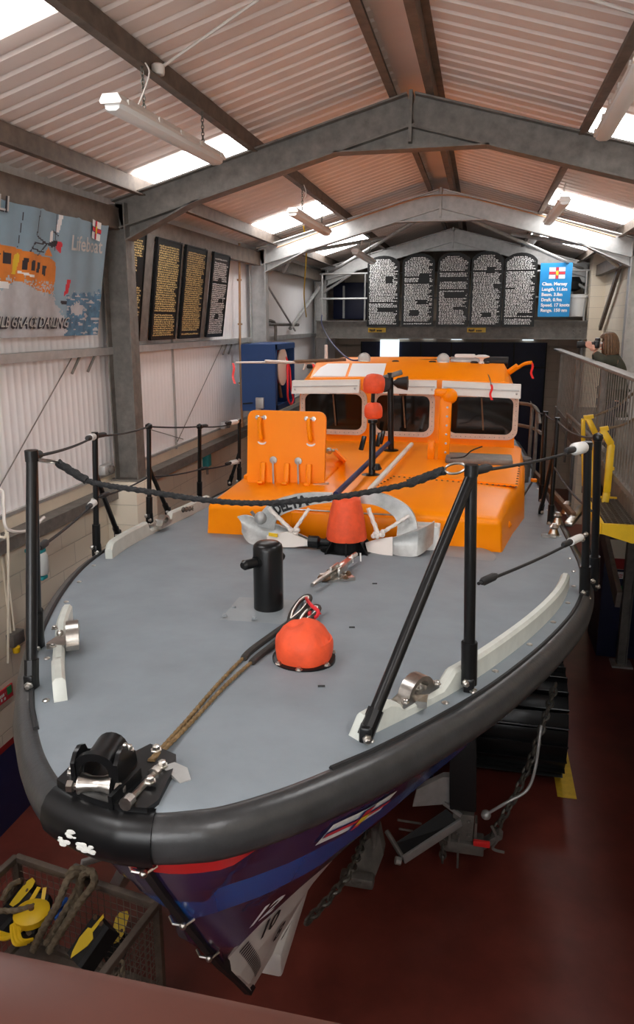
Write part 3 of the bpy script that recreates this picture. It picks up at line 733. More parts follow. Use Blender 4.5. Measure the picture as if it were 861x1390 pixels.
for P, lb in ((((1.938, 8.200, 3.438), (2.101, 7.900, 3.571), (2.100, 7.019, 3.805)), 'upper brown rope from the far yellow handrail up to the gallery'), (((1.954, 7.300, 3.438), (2.040, 7.100, 3.496), (2.100, 6.770, 3.615)), 'lower brown rope from the near yellow handrail up to the gallery')):
    m = MB().tube(resample(spline(P, 8), .02), .013, 6, twist=(.15, .5)); tag(m.build('rope', 'rope_brown'), lb, 'rope')
r = thing('stair_rail', 'grey sloping stair handrail below the gallery beyond the yellow platform', 'railing', (2.3, 9, 2.6))
MB().tube([(1.980, 10.789, 3.147), (1.980, 8.645, 3.172), (1.980, 7.510, 3.181)], .022, 8).build('rail', 'galv', r)
for q in ((1.980, 10.789, 3.147), (1.980, 8.761, 3.164)): MB().tube([q, V(q) - V((0, 0, .7))], .02, 6).build('post', 'galv', r)
m = MB().bar((2.25, 10.5, 2.55), (2.25, 7.6, 1.6), .05, .2); m.build('stringer', 'galv', r)
# poster and brace on the right wall
r = thing('wall_poster', 'blue and yellow poster on the right wall behind the photographer', 'poster', (3.19, 13.5, 4.2))
MB().box((3.19, 13.25, 4.25), (.012, .9, .62)).build('paper', 'navy_print', r); MB().box((3.182, 13.3, 4.3), (.006, .5, .28)).build('picture', 'yellow_print', r)
MB().bar((3.12, 16.2, 4.3), (3.12, 14.2, 5.6), .06, .1).build('wall_brace', 'steel_brown', None)
bpy.data.objects['wall_brace']['kind'] = 'structure'

# ---- the photographer
def skinned(name, nodes, edges, root, mt, parent, sub=2):
    me = bpy.data.meshes.new(name); keys = list(nodes); off = ORG[parent.name]
    me.from_pydata([V(nodes[k][0]) - off for k in keys], [(keys.index(a), keys.index(b)) for a, b in edges], [])
    o = bpy.data.objects.new(name, me); COL.objects.link(o)
    o.modifiers.new('s', 'SKIN'); sv = me.skin_vertices[0].data
    for i, k in enumerate(keys):
        rr = nodes[k][1]; sv[i].radius = rr if isinstance(rr, tuple) else (rr, rr); sv[i].use_root = (k == root)
    o.modifiers.new('u', 'SUBSURF').levels = sub
    dg = bpy.context.evaluated_depsgraph_get(); nm = bpy.data.meshes.new_from_object(o.evaluated_get(dg))
    o.modifiers.clear(); o.data = nm; nm.name = name
    nm.materials.clear(); nm.materials.append(M[mt]); nm.polygons.foreach_set('use_smooth', [True] * len(nm.polygons))
    o.parent = parent; ORG[o.name] = off; return o
HD = V((2.255, 9.600, 4.173))            # middle of the head
PX = V((HD.x + .04, HD.y, 2.9))
r = thing('person', 'photographer in a dark olive jacket raising a black camera on the right gallery', 'person', PX)
P = lambda x, y, z: V((HD.x + x, HD.y + y, HD.z + z))
gz = 2.9 - HD.z
body = {'pel': (P(.10, .0, -.72), (.135, .105)), 'wst': (P(.10, 0, -.56), (.125, .10)), 'cst': (P(.09, 0, -.36), (.14, .115)), 'shc': (P(.07, 0, -.22), (.085, .075)), 'nck': (P(.03, 0, -.15), .055), 'hed': (P(.0, 0, -.02), (.085, .078)), 'top': (P(.0, 0, .06), (.075, .07)),
        'ls': (P(.06, -.17, -.22), .066), 'le': (P(-.10, -.25, -.205), .05), 'lw': (P(-.155, -.06, -.10), .032),
        'rs': (P(.06, .17, -.22), .066), 're': (P(-.08, .25, -.215), .05), 'rw': (P(-.13, .06, -.11), .032),
        'lh': (P(.10, -.09, -.78), .088), 'lk': (P(.06, -.10, gz + .48), .062), 'la': (P(.10, -.10, gz + .09), .042), 'lt': (P(-.06, -.11, gz + .045), .036),
        'rh': (P(.10, .09, -.78), .088), 'rk': (P(.07, .10, gz + .48), .062), 'ra': (P(.12, .10, gz + .09), .042), 'rt': (P(-.04, .11, gz + .045), .036)}
skinned('body', body, [('pel', 'wst'), ('wst', 'cst'), ('cst', 'shc'), ('shc', 'nck'), ('nck', 'hed'), ('hed', 'top'), ('shc', 'ls'), ('ls', 'le'), ('le', 'lw'), ('shc', 'rs'), ('rs', 're'), ('re', 'rw'), ('pel', 'lh'), ('lh', 'lk'), ('lk', 'la'), ('la', 'lt'), ('pel', 'rh'), ('rh', 'rk'), ('rk', 'ra'), ('ra', 'rt')], 'pel', 'skin', r)
g = lambda k, s: (body[k][0], tuple(q + s for q in body[k][1]) if isinstance(body[k][1], tuple) else body[k][1] + s)
jk = {k: g(k, .046 if k in ('pel', 'wst', 'cst', 'shc') else .03) for k in ('pel', 'wst', 'cst', 'shc', 'ls', 'le', 'rs', 're')}
jk['hem'] = (P(.10, 0, -.88), (.175, .15)); jk['nk'] = (P(.045, 0, -.17), .068)
jk['lw'] = (body['le'][0].lerp(body['lw'][0], .86), .044); jk['rw'] = (body['re'][0].lerp(body['rw'][0], .86), .044)
skinned('jacket', jk, [('hem', 'pel'), ('pel', 'wst'), ('wst', 'cst'), ('cst', 'shc'), ('shc', 'nk'), ('shc', 'ls'), ('ls', 'le'), ('le', 'lw'), ('shc', 'rs'), ('rs', 're'), ('re', 'rw')], 'pel', 'jacket', r)
tr = {k: g(k, .024) for k in ('pel', 'lh', 'lk', 'la', 'rh', 'rk', 'ra')}
skinned('trousers', tr, [('pel', 'lh'), ('lh', 'lk'), ('lk', 'la'), ('pel', 'rh'), ('rh', 'rk'), ('rk', 'ra')], 'pel', 'trousers', r)
def sh(k):
    m = MB().box((body[k][0] + V((0.0, 0, -.01))), (.27, .095, .07), bev=.03); return m.build('shoe', 'black_matt', r)
sh('lt'); sh('rt')
# hair: a cap of strands down to the shoulders, open at the face (which looks towards -x)
m = MB()
for i in range(15):
    a = math.radians(-115 + 230 * i / 14)
    for j, (rr, z1) in enumerate(((.098, -.135), (.108, -.16))):
        sw = .012 * math.sin(i * 3.1 + j)
        pts = [P(0.008, 0, .118), P(.058 * math.cos(a), .056 * math.sin(a), .108), P(.095 * math.cos(a), .09 * math.sin(a), .05), P(rr * math.cos(a) + .005, rr * .95 * math.sin(a), -.04), P((rr + sw) * math.cos(a) + .01, rr * math.sin(a), z1 + sw)]
        m.tube(spline(pts, 4), [.024] * 13 + [.021, .018, .014, .006], 6)
for i in range(5):
    a = math.radians(140 + 20 * i); m.tube(spline([P(0.01, 0, .116), P(.06 * math.cos(a), .055 * math.sin(a), .104), P(.088 * math.cos(a), .08 * math.sin(a), .062)], 4), .02, 6)
m.build('hair', 'hair', r)
# face details
m = MB().ball(P(-.093, 0, -.03), .016, sc=(1.2, .8, 1.5)).ball(P(.0, .086, -.02), .022, sc=(1, .4, 1.5)).ball(P(.0, -.086, -.02), .022, sc=(1, .4, 1.5))
m.build('nose_and_ears', 'skin', r)
MB().ball(P(-.078, 0, -.072), .02, sc=(.5, 1.3, .35)).build('mouth', 'orange_cloth', r)
for s_ in (-1, 1): MB().ball(P(-.082, .032 * s_, .005), .012).build('eye', 'white_print', r)
# hands curled round the camera
def hand(w, tips, side, thumb):
    for k, (a, b, c) in enumerate(tips):
        m = MB().tube(spline([w, a, b, c], 4), [.016, .015, .0135, .012, .0115, .011, .0105, .010, .0095, .009, .0085, .008, .006][:13], 7); m.build('finger', 'skin', r)
    MB().tube(spline(thumb, 4), [.015] * 4 + [.012] * 4 + [.008], 7).build('thumb', 'skin', r)
hw = body['lw'][0]
MB().ball(hw + V((-.03, .01, .045)), .036, sc=(1, .55, 1.15)).build('palm', 'skin', r)
hand(hw + V((-.02, .0, .03)), [(P(-.20 - .018 * k, -.055, -.035 + .0 * k), P(-.21 - .018 * k, -.05, .005), P(-.205 - .018 * k, -.012, .025 - .004 * (k - 1.5) ** 2)) for k in range(4)], 1, [hw + V((-.0, .01, .03)), P(-.17, -.03, -.03), P(-.18, .01, -.035)])
hw = body['rw'][0]
MB().ball(hw + V((-.01, .0, .05)), .036, sc=(.8, .55, 1.15)).build('palm', 'skin', r)
hand(hw + V((-.01, .0, .03)), [(P(-.13 - .0 * k, .078, -.055 + .022 * k), P(-.165, .078, -.06 + .022 * k), P(-.178, .052, -.06 + .022 * k)) for k in range(4)], -1, [hw + V((.01, .0, .03)), P(-.105, .05, -.04), P(-.10, .03, -.02)])
cb = thing('camera', 'black camera with a long lens held up by the photographer', 'camera', P(-.14, 0, -.02))
MB().box(P(-.135, 0, -.015), (.06, .14, .09), bev=.012).box(P(-.125, 0, .04), (.06, .06, .05), bev=.012).build('body', 'black_paint', cb)
MB().lathe([(.034, 0), (.036, .03), (.033, .05), (.038, .06), (.038, .13), (.042, .14), (.042, .20), (.030, .20)], P(-.165, 0, -.018), 18, R=Matrix.Rotation(-PI / 2, 3, 'Y')).build('lens', 'black_matt', cb)

# ================================================================== THE LIFEBOAT
AX = -.315
def zd(Y):
    if Y < 6: return 2.9 - .08 * (Y - 1.8)
    if Y < 11: return 2.564 - .08 * (Y - 6) + .008 * (Y - 6) ** 2
    return 2.364
EDGE = spline([(h, y, 0) for h, y in ((0, 1.85), (.10, 1.862), (.20, 1.892), (.30, 1.94), (.45, 2.075), (.60, 2.25), (.79, 2.5), (1.1, 3.0), (1.345, 3.5), (1.55, 4.0), (1.715, 4.5), (1.82, 5.0), (1.87, 5.5), (1.89, 6.2), (1.89, 9.0), (1.82, 11.5), (1.72, 13.3))], 6)
EDGE[0].x = 0
def lerp_curve(C, y):
    for a, b in zip(C, C[1:]):
        if a[1] <= y <= b[1]:
            t = (y - a[1]) / max(1e-9, b[1] - a[1]); return a[0] + (b[0] - a[0]) * t
    return C[0][0] if y < C[0][1] else C[-1][0]
EC = [(p.x, p.y) for p in EDGE]
def hs(y): return max(0, lerp_curve(EC, y))
def dz(x, y):
    h = max(.05, hs(y)); u = max(-1, min(1, (x - AX) / h)); return zd(y) + .02 * (1 - u * u)
def on(p, up=0.): return V((p[0], p[1], dz(p[0], p[1]) + up))
boat = thing('lifeboat', 'large lifeboat with grey foredeck and orange wheelhouse standing on its carriage in the hall', 'boat', (AX, 7.5, .8))
# deck
NU = 16; rows = []
for p in EDGE:
    rows.append([V((AX + p.x * u, p.y, dz(AX + p.x * u, p.y))) for u in [-1 + 2 * k / NU for k in range(NU + 1)]])
MB().loft(rows, closed=False, cap=False).build('deck', 'deck_grey', boat, smooth=50)
# margin strip: thin raised covering board round the edge
def inward(side, y, d):
    """point on deck plan, distance d inside the edge on one side"""
    h0, h1 = hs(y - .03), hs(y + .03); t = V((h1 - h0, .06)).normalized(); n = V((-t.y, t.x))
    x = hs(y) + n.x * d; yy = y + n.y * d
    return AX + side * x, yy
# hull shell
LV = [  # (height rule, half-breadth curve): sheer strake, knuckle, chine, keel
    [(0, 2.24), (.10, 2.31), (.27, 2.46), (.44, 2.67), (.675, 3.11), (.86, 3.5), (1.09, 3.97), (1.30, 4.7), (1.48, 5.6), (1.60, 7.0), (1.64, 9.0), (1.6, 13.3)],
    [(0, 2.64), (.085, 2.87), (.22, 3.14), (.355, 3.45), (.45, 3.63), (.75, 4.4), (1.05, 5.5), (1.3, 7.2), (1.4, 9.5), (1.4, 13.3)],
    [(0, 3.05), (.05, 3.3), (.09, 4.2), (.10, 9), (.10, 13.3)]]
def stem_y(z):
    return lerp_curve([(1.85, .0), (1.87, .10), (1.94, .26), (2.08, .50), (2.24, .76), (2.53, 1.23), (2.64, 1.40), (2.85, 1.7), (3.05, 2.0), (3.6, 2.2)], 2.9 - z)
def hull_half(Y, z):
    """half breadth of the hull at station Y, height z (piecewise between the level lines)"""
    zs = [zd(Y) - .02, zd(Y) - .10, zd(Y) - .75, 1.5, .92]
    hh = [hs(Y) - .01, None, lerp_curve(LV[0], Y), lerp_curve(LV[1], Y), lerp_curve(LV[2], Y)]
    hh[1] = hh[0] + (hh[2] - hh[0]) * .07
    for k in range(4):
        if zs[k + 1] <= z <= zs[k] + 1e-6:
            t = (zs[k] - z) / max(1e-6, zs[k] - zs[k + 1]); h = hh[k] + (hh[k + 1] - hh[k]) * t
            return max(0., h)
    return 0.
def hull_pt(side, s, k, off=0.):
    pass
ROWS = [-.02, -.10, -.325, -.38, -.46, -.56, -.75]     # below the deck edge
def level_z(Y, i):
    if i < len(ROWS): return zd(Y) + ROWS[i]
    j = i - len(ROWS); top = zd(Y) - .75
    return (top + (1.5 - top) * .5, 1.5, 1.5 + (.92 - 1.5) * .33, 1.5 + (.92 - 1.5) * .66, .92)[j]
NL = len(ROWS) + 5; MIX = []
def stem_at(i):
    Y = 2.0
    for _ in range(30): Y = .5 * Y + .5 * stem_y(level_z(Y, i))
    return Y
def level_curve(i, side):
    y0 = stem_at(i); P = []
    for k in range(61):
        t = k / 60; Y = y0 + (13.3 - y0) * (t ** 1.9)
        z = level_z(Y, i); h = hull_half(Y, z)
        h = min(h, .012 + 1.6 * math.sqrt(max(0, Y - y0)) * .55) if k else .012
        P.append(V((AX + side * h, Y, z)))
    return P
hm = MB(); bandm = [2, 1, 0, 0, 0, 3, 0, 0, 4, 4, 4]
bandm = {0: 1, 1: 1, 2: 0, 3: 0, 4: 0, 5: 3, 6: 0, 7: 0, 8: 4, 9: 4, 10: 4}
for side in (-1, 1):
    C = [level_curve(i, side) for i in range(NL)]
    for i in range(NL - 1):
        hm.loft([C[i], C[i + 1]], bandm[i], closed=False, cap=False)
C = [[level_curve(i, s)[-1] for i in range(NL)] for s in (-1, 1)]
hm.loft(C, 0, closed=False, cap=False)
hull = hm.build('hull', ['hull_navy', 'hull_red', 'hull_navy', 'hull_blue', 'hull_white'], boat, smooth=50)
# darker upper edge of the blue band, keel and stem bar
def hp(side, Y, z, off=.004):
    h = hull_half(Y, z); h2 = hull_half(Y, z - .05); h3 = hull_half(Y + .05, z)
    n = V((1, -(h3 - h) / .05, -(h - h2) / .05 if z - .05 > .92 else 0)).normalized()
    return V((AX + side * (h + n.x * off), Y + n.y * off, z + n.z * off))
MB().loft([[V((AX - .018, Y, z)), V((AX + .018, Y, z)), V((AX + .018, Y + .08, z - .03)), V((AX - .018, Y + .08, z - .03))] for Y, z in [(stem_y(z) - .02, z) for z in (2.72, 2.64, 2.4, 2.14, 1.9, 1.67, 1.5, 1.2, .95)]]).build('stem_bar', 'black_matt', boat)
MB().box((AX, 8.0, .84), (.2, 9.4, .16), bev=.02).build('keel', 'hull_white', boat)
m = MB()
for Y in (5.4, 9):
    m.bar((AX + .75, Y, .95), (AX + .75, Y + 3.2, .95), .08, .35, bev=.02).bar((AX - .75, Y, .95), (AX - .75, Y + 3.2, .95), .08, .35, bev=.02)
m.build('bilge_keel', 'hull_white', boat)
m = MB()
for z, in ((2.62,), (2.14,), (1.74,)):
    y = stem_y(z) - .05
    m.tube([(AX - .05, y + .04, z), (AX - .025, y + .015, z - .005), (AX + .025, y + .015, z - .005), (AX + .05, y + .05, z + .0)], .006, 6).ball((AX + .018, y + .012, z - .005), .015)
m.build('stem_clip', 'steel', boat)
# draught marks on the bow
m = MB()
for tx, z0, y0 in (('12', 1.93, 2.44), ('10', 1.40, 2.90), ('8', 1.22, 3.08), ('6', 1.07, 3.24)):
    vs, fs = text_mesh(tx, .13, bold=.004, shear=.3)
    MB().add([hp(1, y0 + v.x, z0 + v.y, .010) for v in vs], fs).build('draught_mark', 'black_matt' if z0 < 1.5 else 'white_print', boat)
for k in range(18):
    z = 1.46 - k * .022; y0 = 2.76 + (1.46 - z) * .6; y1 = y0 + .07
    m.add([hp(1, y0, z), hp(1, y1, z), hp(1, y1, z + .011), hp(1, y0, z + .011)], [[0, 1, 2, 3]], 1 if z < 1.5 else 0)
m.build('draught_scale', ['white_print', 'black_matt'], boat)
def flag_map(u, v, d):
    Y = 2.50 + u * .85; z = zd(Y) - .50 + v * .7 - u * .12
    return hp(1, Y, z, .003 + d)
flag((0, 0, 0), (1, 0, 0), (0, 1, 0), .46, .16, fn=flag_map).build('flag_emblem', FLAG, boat)

# rubber fender round the deck edge
def edge_path(y_end):
    R_ = [V((AX + p.x, p.y, zd(p.y))) for p in EDGE if p.y <= y_end]; L_ = [V((AX - p.x, p.y, zd(p.y))) for p in EDGE if p.y <= y_end]
    return L_[::-1] + R_[1:]
def fender_sweep(path, rx, rz, dzc, out, seg=14):
    rings = []
    for i, p in enumerate(path):
        d = (path[min(i + 1, len(path) - 1)] - path[max(i - 1, 0)]); d.z = 0; d.normalize()
        n = V((d.y, -d.x, 0))
        rings.append([p + n * (out + rx * math.cos(2 * PI * k / seg)) + V((0, 0, dzc + rz * math.sin(2 * PI * k / seg))) for k in range(seg)])
    return rings
pth = edge_path(13.3)
MB().loft(fender_sweep(pth, .066, .088, -.082, .002)).build('fender', 'rubber', boat, smooth=60)
m = MB()
for side in (-1, 1):
    P = [V((*inward(side, y, .012), 0)) for y in [2.25 + k * .15 for k in range(60)]]
    for p in P: p.z = zd(p.y) + .004
    m.tube(P, .012, 6)
m.build('fender_seam', 'black_matt', boat)
m = MB()
for side in (-1, 1):
    for k in range(20):
        x, y = inward(side, 2.45 + k * .42, .07); m.lathe([(.016, 0), (.016, .004), (.008, .008)], on((x, y), 0), 8)
m.build('deck_screw', 'steel', boat)

# bow cap, plate and bow roller
cap = [p for p in edge_path(2.14) if -.30 < p.x - AX < .105]
cp = MB().loft(fender_sweep(cap, .074, .096, -.082, .004)).build('bow_cap', 'black_paint', boat, smooth=60)
pp = [(-0.598, 1.917, 2.891), (-0.591, 2.064, 2.879), (-0.541, 2.172, 2.870), (-0.424, 2.107, 2.875), (-0.382, 2.180, 2.870), (-0.263, 2.138, 2.873), (-0.238, 2.055, 2.880), (-0.217, 1.892, 2.893)]
m = MB().prism([(p[0], p[1]) for p in pp] + [(AX + q, lerp_curve([(e.y, e.x) for e in EDGE if e.x < .6], abs(q)) - .012) for q in (.08, .04, 0, -.04, -.08, -.13, -.18, -.23)], (0, 0, zd(2.0) + .008), (1, 0, 0), (0, 1, 0), .034)
m.build('bow_plate', 'black_paint', boat)
m = MB(); bolts(m, [on(p, .03) for p in ((-0.344, 2.148, 2.872), (-0.278, 2.055, 2.880), (-0.275, 1.954, 2.888), (-0.565, 1.963, 2.887))], .014, .02); m.build('bolt', 'steel', boat)
m = MB()
for k in range(34):
    a = random.uniform(-.19, -.04); pth_i = V((AX - .02 + a, 0, 0)); y = min(e.y for e in EDGE if abs(e.x - abs(pth_i.x - AX)) < .08)
    m.ball((pth_i.x, y - .076, zd(1.8) - .088 + random.uniform(-.012, .012) + (.026 if -.15 < a < -.12 else -.012)), random.uniform(.004, .010), sc=(1.7, .2, .9), seg=6)
m.build('worn_paint', 'white_paint', cp)
rc = V((-0.437, 1.905, 2.952)); ang = math.radians(8)
Rz = Matrix.Rotation(ang, 3, 'Z')
rol = MB()
def L(x, y, z): return rc + Rz @ V((x, y, z))
hood = MB()
N = 10; prof = [(-.058, -.06)] + [(-.058, .035)] + [(-.058 * math.cos(PI * k / N), .035 + .058 * math.sin(PI * k / N)) for k in range(1, N)] + [(.058, .035), (.058, -.06)]
inn = [(x * .84, z * .9 if z > 0 else z) for x, z in prof]
for (y0, y1) in ((.01, .14),):
    rings = [[L(x, y0, z) for x, z in prof] , [L(x, y1, z) for x, z in prof], [L(x, y1, z) for x, z in inn], [L(x, y0, z) for x, z in inn]]
    hood.loft(rings + [rings[0]], closed=False, cap=False)
for sx in (-.080, .064):
    hood.prism([(-.02, -.06), (.17, -.06), (.15, .02)] + [(.03 + .062 * math.cos(a), .045 + .058 * math.sin(a)) for a in (.2, .8, 1.4, 2.0, 2.6)] + [(-.02, .03)], L(sx, 0, 0), Rz @ V((0, 1, 0)), (0, 0, 1), .014)
arc = lambda w, c, rr, b: [(-w, b), (-w, c)] + [(-w * math.cos(PI * k / N), c + rr * math.sin(PI * k / N)) for k in range(1, N)] + [(w, c), (w, b)]
hood.ring(arc(.078, .04, .066, -.06), arc(.05, .03, .05, -.058), L(-.007, -.012, 0), Rz @ V((1, 0, 0)), (0, 0, 1), -.022)
hd = hood.build('bow_roller_hood', 'black_paint', boat)
R2 = Rz @ Matrix.Rotation(PI / 2, 3, 'Y')
MB().lathe([(.036, -.056), (.036, -.05), (.026, -.02), (.025, 0), (.026, .02), (.036, .05), (.036, .056)], L(-.005, -.0, -.012), 20, R=R2).build('bow_roller', 'steel', boat)
m = MB()
for sx in (-.085, .078): m.lathe([(.02, -.010), (.02, .010), (.012, .014), (.012, .022)], L(sx, -.02, -.01), 6, R=R2)
bolts(m, [L(.066, .09, .06), L(.066, .13, .03)], .010, .02, (0, 0, 1)); m.build('roller_nut', 'steel', hd)
# locking bar with lever beside the roller
a, b = V((-0.314, 1.835, 2.947)), V((-0.318, 1.999, 2.934))
m = MB().bar(V((-0.356, 1.835, 2.927)), V((-0.328, 1.987, 2.935)), .015, .06).build('guide_bar', 'black_paint', boat)
a, b = V((-0.302, 1.841, 2.937)), V((-0.291, 2.032, 2.921))
lb = MB().tube([a, b], .012, 8).tube([a - (b - a) * .05, a + (b - a) * .12], .022, 10).tube([b - (b - a) * .1, b + (b - a) * .04], .022, 10).build('locking_pin', 'steel', boat)
MB().loft([[p + V((0, 0, h)) + V((-.02, -.02, 0)) * w, p + V((0, 0, h)) + V((.02, .02, 0)) * w, p + V((0, 0, h + .012)) + V((.02, .02, 0)) * w, p + V((0, 0, h + .012)) + V((-.02, -.02, 0)) * w] for p, h, w in ((V((-0.297, 2.057, 2.909)), .0, .8), (V((-0.263, 2.066, 2.909)), .012, .9), (V((-0.218, 2.058, 2.909)), .0, 1.1), (V((-0.184, 2.033, 2.911)), -.02, .7))]).build('lever', 'galv_light', lb)

# toe rails
def toe(side, y0, y1, prof, w=.055, d=.10):
    n = max(2, int((y1 - y0) / .04)); rings = []
    for k in range(n + 1):
        y = y0 + (y1 - y0) * k / n; h = lerp_curve([(b, a) for a, b in prof], y)
        xo, yo = inward(side, y, d); xi, yi = inward(side, y, d + w); z = zd(y) - .01
        c = min(.016, h * .3); lf = lambda q, zz: V((xo + (xi - xo) * q, yo + (yi - yo) * q, zz))
        rings.append([lf(0, z), lf(0, z + h - c), lf(.25, z + h), lf(.75, z + h), lf(1, z + h - c), lf(1, z)])
    return MB().loft(rings).build('toe_rail', 'toe_rail', boat, smooth=40)
toe(1, 2.42, 4.95, [(2.42, .015), (2.46, .10), (2.60, .115), (2.66, .06), (2.92, .055), (2.97, .115), (3.6, .12), (4.9, .12), (4.95, .1)])
toe(-1, 2.42, 3.4, [(2.42, .02), (2.46, .10), (2.66, .11), (2.70, .06), (3.05, .06), (3.1, .10), (3.4, .10)])
toe(-1, 4.75, 7.2, [(4.75, .09), (4.8, .14), (5.6, .14), (5.65, .05), (6.1, .05), (6.15, .13), (7.15, .13), (7.2, .06)])
# roller fairleads
def fairlead(side, y):
    x, yy = inward(side, y, .135); h0, h1 = hs(y - .05), hs(y + .05); t = V((side * (h1 - h0), .1, 0)).normalized(); n = V((t.y, -t.x, 0)) * side
    c = V((x, yy, zd(y) + .05)); m = MB()
    out = [(-.13, 0), (-.13, .025)] + [(-.088 * math.cos(PI * k / 10), .02 + .078 * math.sin(PI * k / 10)) for k in range(11)] + [(.13, .025), (.13, 0)]
    inn = [(-.03, .03), (-.035, .045)] + [(-.052 * math.cos(PI * k / 10), .04 + .038 * math.sin(PI * k / 10)) for k in range(11)] + [(.035, .045), (.03, .03)]
    m.ring(out, inn, c - n * .03, t, (0, 0, 1), .06)
    bolts(m, [c + t * q + n * .03 + V((0, 0, .025)) for q in (-.11, .11)], .012, .015)
    m.box(c + V((0, 0, -.01)), (.1, .1, .03)); 
    o = m.build('fairlead', 'steel', boat)
    MB().ball(c + V((0, 0, .045)), .018, sc=(1, 1, 1)).build('fairlead_insert', 'steel', o); return o
fairlead(1, 2.76); fairlead(-1, 2.95); fairlead(-1, 5.85)

# stanchions
def stanchion(base, top, brace=None, r=.021, ringtop=False):
    base, top = V(base), V(top); m = MB().tube([base, top], r, 12)
    if ringtop: m.lathe([(.001, -.035), (.03, -.02), (.036, 0), (.03, .02), (.001, .035)], top, 12)
    else: m.tube([top - V((0, 0, .02)), top + V((0, 0, .03))], r * 1.15, 12)
    o = m.build('stanchion', 'black_paint', boat)
    d = (top - base).normalized()
    MB().tube([base - d * .0, base + d * .20], r * 1.4, 12).box(base + V((0, 0, -.01)), (.05, .08, .10), bev=.012).build('socket', 'black_paint', o)
    m = MB(); bolts(m, [base + V((.02, -.03, -.02)), base + V((-.015, -.035, .02))], .013, .02, (.3, -1, 0)); m.build('bolt', 'steel', o)
    if brace:
        b, t = V(brace[0]), V(brace[1]); d = (t - b).normalized()
        m = MB().tube([b, t], r * .95, 12).tube([b - d * .01, b + d * .10], r * 1.25, 10).box(b, (.05, .06, .08), bev=.012)
        m.build('brace', 'black_paint', o); m = MB(); bolts(m, [b + V((.01, -.035, 0))], .013, .02, (.3, -1, 0)); m.build('brace_bolt', 'steel', o)
    return o
R1b, R1t = V((0.747, 3.079, 2.828)), V((0.713, 3.110, 3.802))
stanchion(R1b, R1t, ((0.365, 2.499, 2.874), R1t - V((.0, .0, .02))), .026)
L1b, L1t = V((-1.428, 3.068, 2.829)), V((-1.319, 2.980, 3.808)); L1t.z = 3.85; L1t = V((-1.212, 2.824, 3.840)); 
L1b = V((-1.414, 3.028, 2.832))
stanchion(L1b, L1t, ((-1.155, 2.600, 2.866), L1t), .026)
L2b = V((-2.162, 4.943, 2.679)); L2t = V((-2.115, 4.950, 3.579)); stanchion(L2b, L2t, ((-2.265, 5.483, 2.635), L2t.lerp(L2b, .33)), .022)
L3b = V((-2.300, 6.176, 2.600)); L3t = V((-2.272, 6.200, 3.473)); stanchion(L3b, L3t, ((-2.259, 6.507, 2.576), L3t.lerp(L3b, .45)), .022, True)
L4b = V((-2.338, 7.545, 2.459)); L4t = V((-2.249, 7.400, 3.307)); stanchion(L4b, L4t, None, .022, True)
L5b = V((-2.230, 8.639, 2.409)); L5t = V((-2.197, 8.600, 3.207)); stanchion(L5b, L5t, ((-2.348, 8.607, 2.410), L5t.lerp(L5b, .5)), .022)
R2b, R2t = V((1.481, 4.823, 2.658)), V((1.414, 4.750, 3.664)); stanchion(R2b, R2t, None, .026)
R3b, R3t = V((1.588, 5.148, 2.632)), V((1.509, 5.000, 3.685)); stanchion(R3b, R3t, ((1.714, 6.046, 2.560), R3t.lerp(R3b, .45)), .026, True)
R4t = V((1.468, 8.400, 3.425)); R4b = V((R4t.x + .02, 8.4, zd(8.4))); stanchion(R4b, R4t, None, .026)
R5t = V((1.475, 7.200, 3.508)); R5b = V((R5t.x + .0, 7.2, zd(7.2))); stanchion(R5b, R5t, (R5b + V((-.05, .5, 0)), R5t.lerp(R5b, .2)), .022)
# guard wires: cable, black swage sleeves, clear turnbuckle covers
def wire(a, b, sag=.0, sleeves=(0, 1), cover=None, r=.008):
    a, b = V(a), V(b); n = 14
    P = [a.lerp(b, k / n) - V((0, 0, sag * 4 * (k / n) * (1 - k / n))) for k in range(n + 1)]
    o = MB().tube(P, r, 8).build('guard_wire', 'black_matt', boat)
    d = (b - a).normalized(); m = MB(); Ln = (b - a).length
    for t in sleeves:
        p = a + d * (.12 if t == 0 else Ln - .12 - (.24 if cover else 0)); m.tube([p - d * .09, p - d * .06, p + d * .05, p + d * .09], [.012, .02, .02, .012], 10)
    if sleeves: m.build('sleeve', 'black_matt', o)
    if cover:
        p0, p1 = a + d * (Ln - .30), a + d * (Ln - .08)
        MB().tube([p0, p0 + d * .03, p1 - d * .03, p1], [.024, cover, cover, .022], 14).build('turnbuckle_cover', 'white_plastic', o)
        m = MB().tube([p1, b], .012, 8)
        for k in range(5): m.ball(p1 + d * (.012 + .018 * k) + V((random.uniform(-.02, .02), 0, random.uniform(-.02, .02))), .016, seg=8)
        m.build('shackle', 'steel', o)
    return o
wire(R1t, R2t, .02, cover=.038)
wire((0.768, 3.150, 3.283), (1.431, 4.720, 3.089), .015, cover=.024)
wire(L1t, L2t, .02, cover=.026); wire((-1.340, 3.000, 3.345), (-2.145, 4.950, 3.067), .015, cover=.026)
wire(L2t, L3t, .02, (0,)); wire(V(L2t) - V((0, 0, .48)), (-2.298, 6.200, 2.993), .02, (0,))
wire(L3t, L4t, .01, ()); wire((-2.298, 6.200, 2.993), (-2.267, 7.400, 2.827), .02, ())
wire(L4t, L5t, .03, cover=.03); wire((-2.267, 7.400, 2.827), (-2.210, 8.600, 2.697), .02, cover=.03)
wire(R3t, R5t, .05, ()); wire(R5t, R4t, .02, ()); wire(R4t, (R4t.x - .05, 10.2, R4t.z - .05), .05, ())
wire(R3t - V((0, 0, .5)), R5t - V((0, 0, .45)), .04, ())
r = MB()
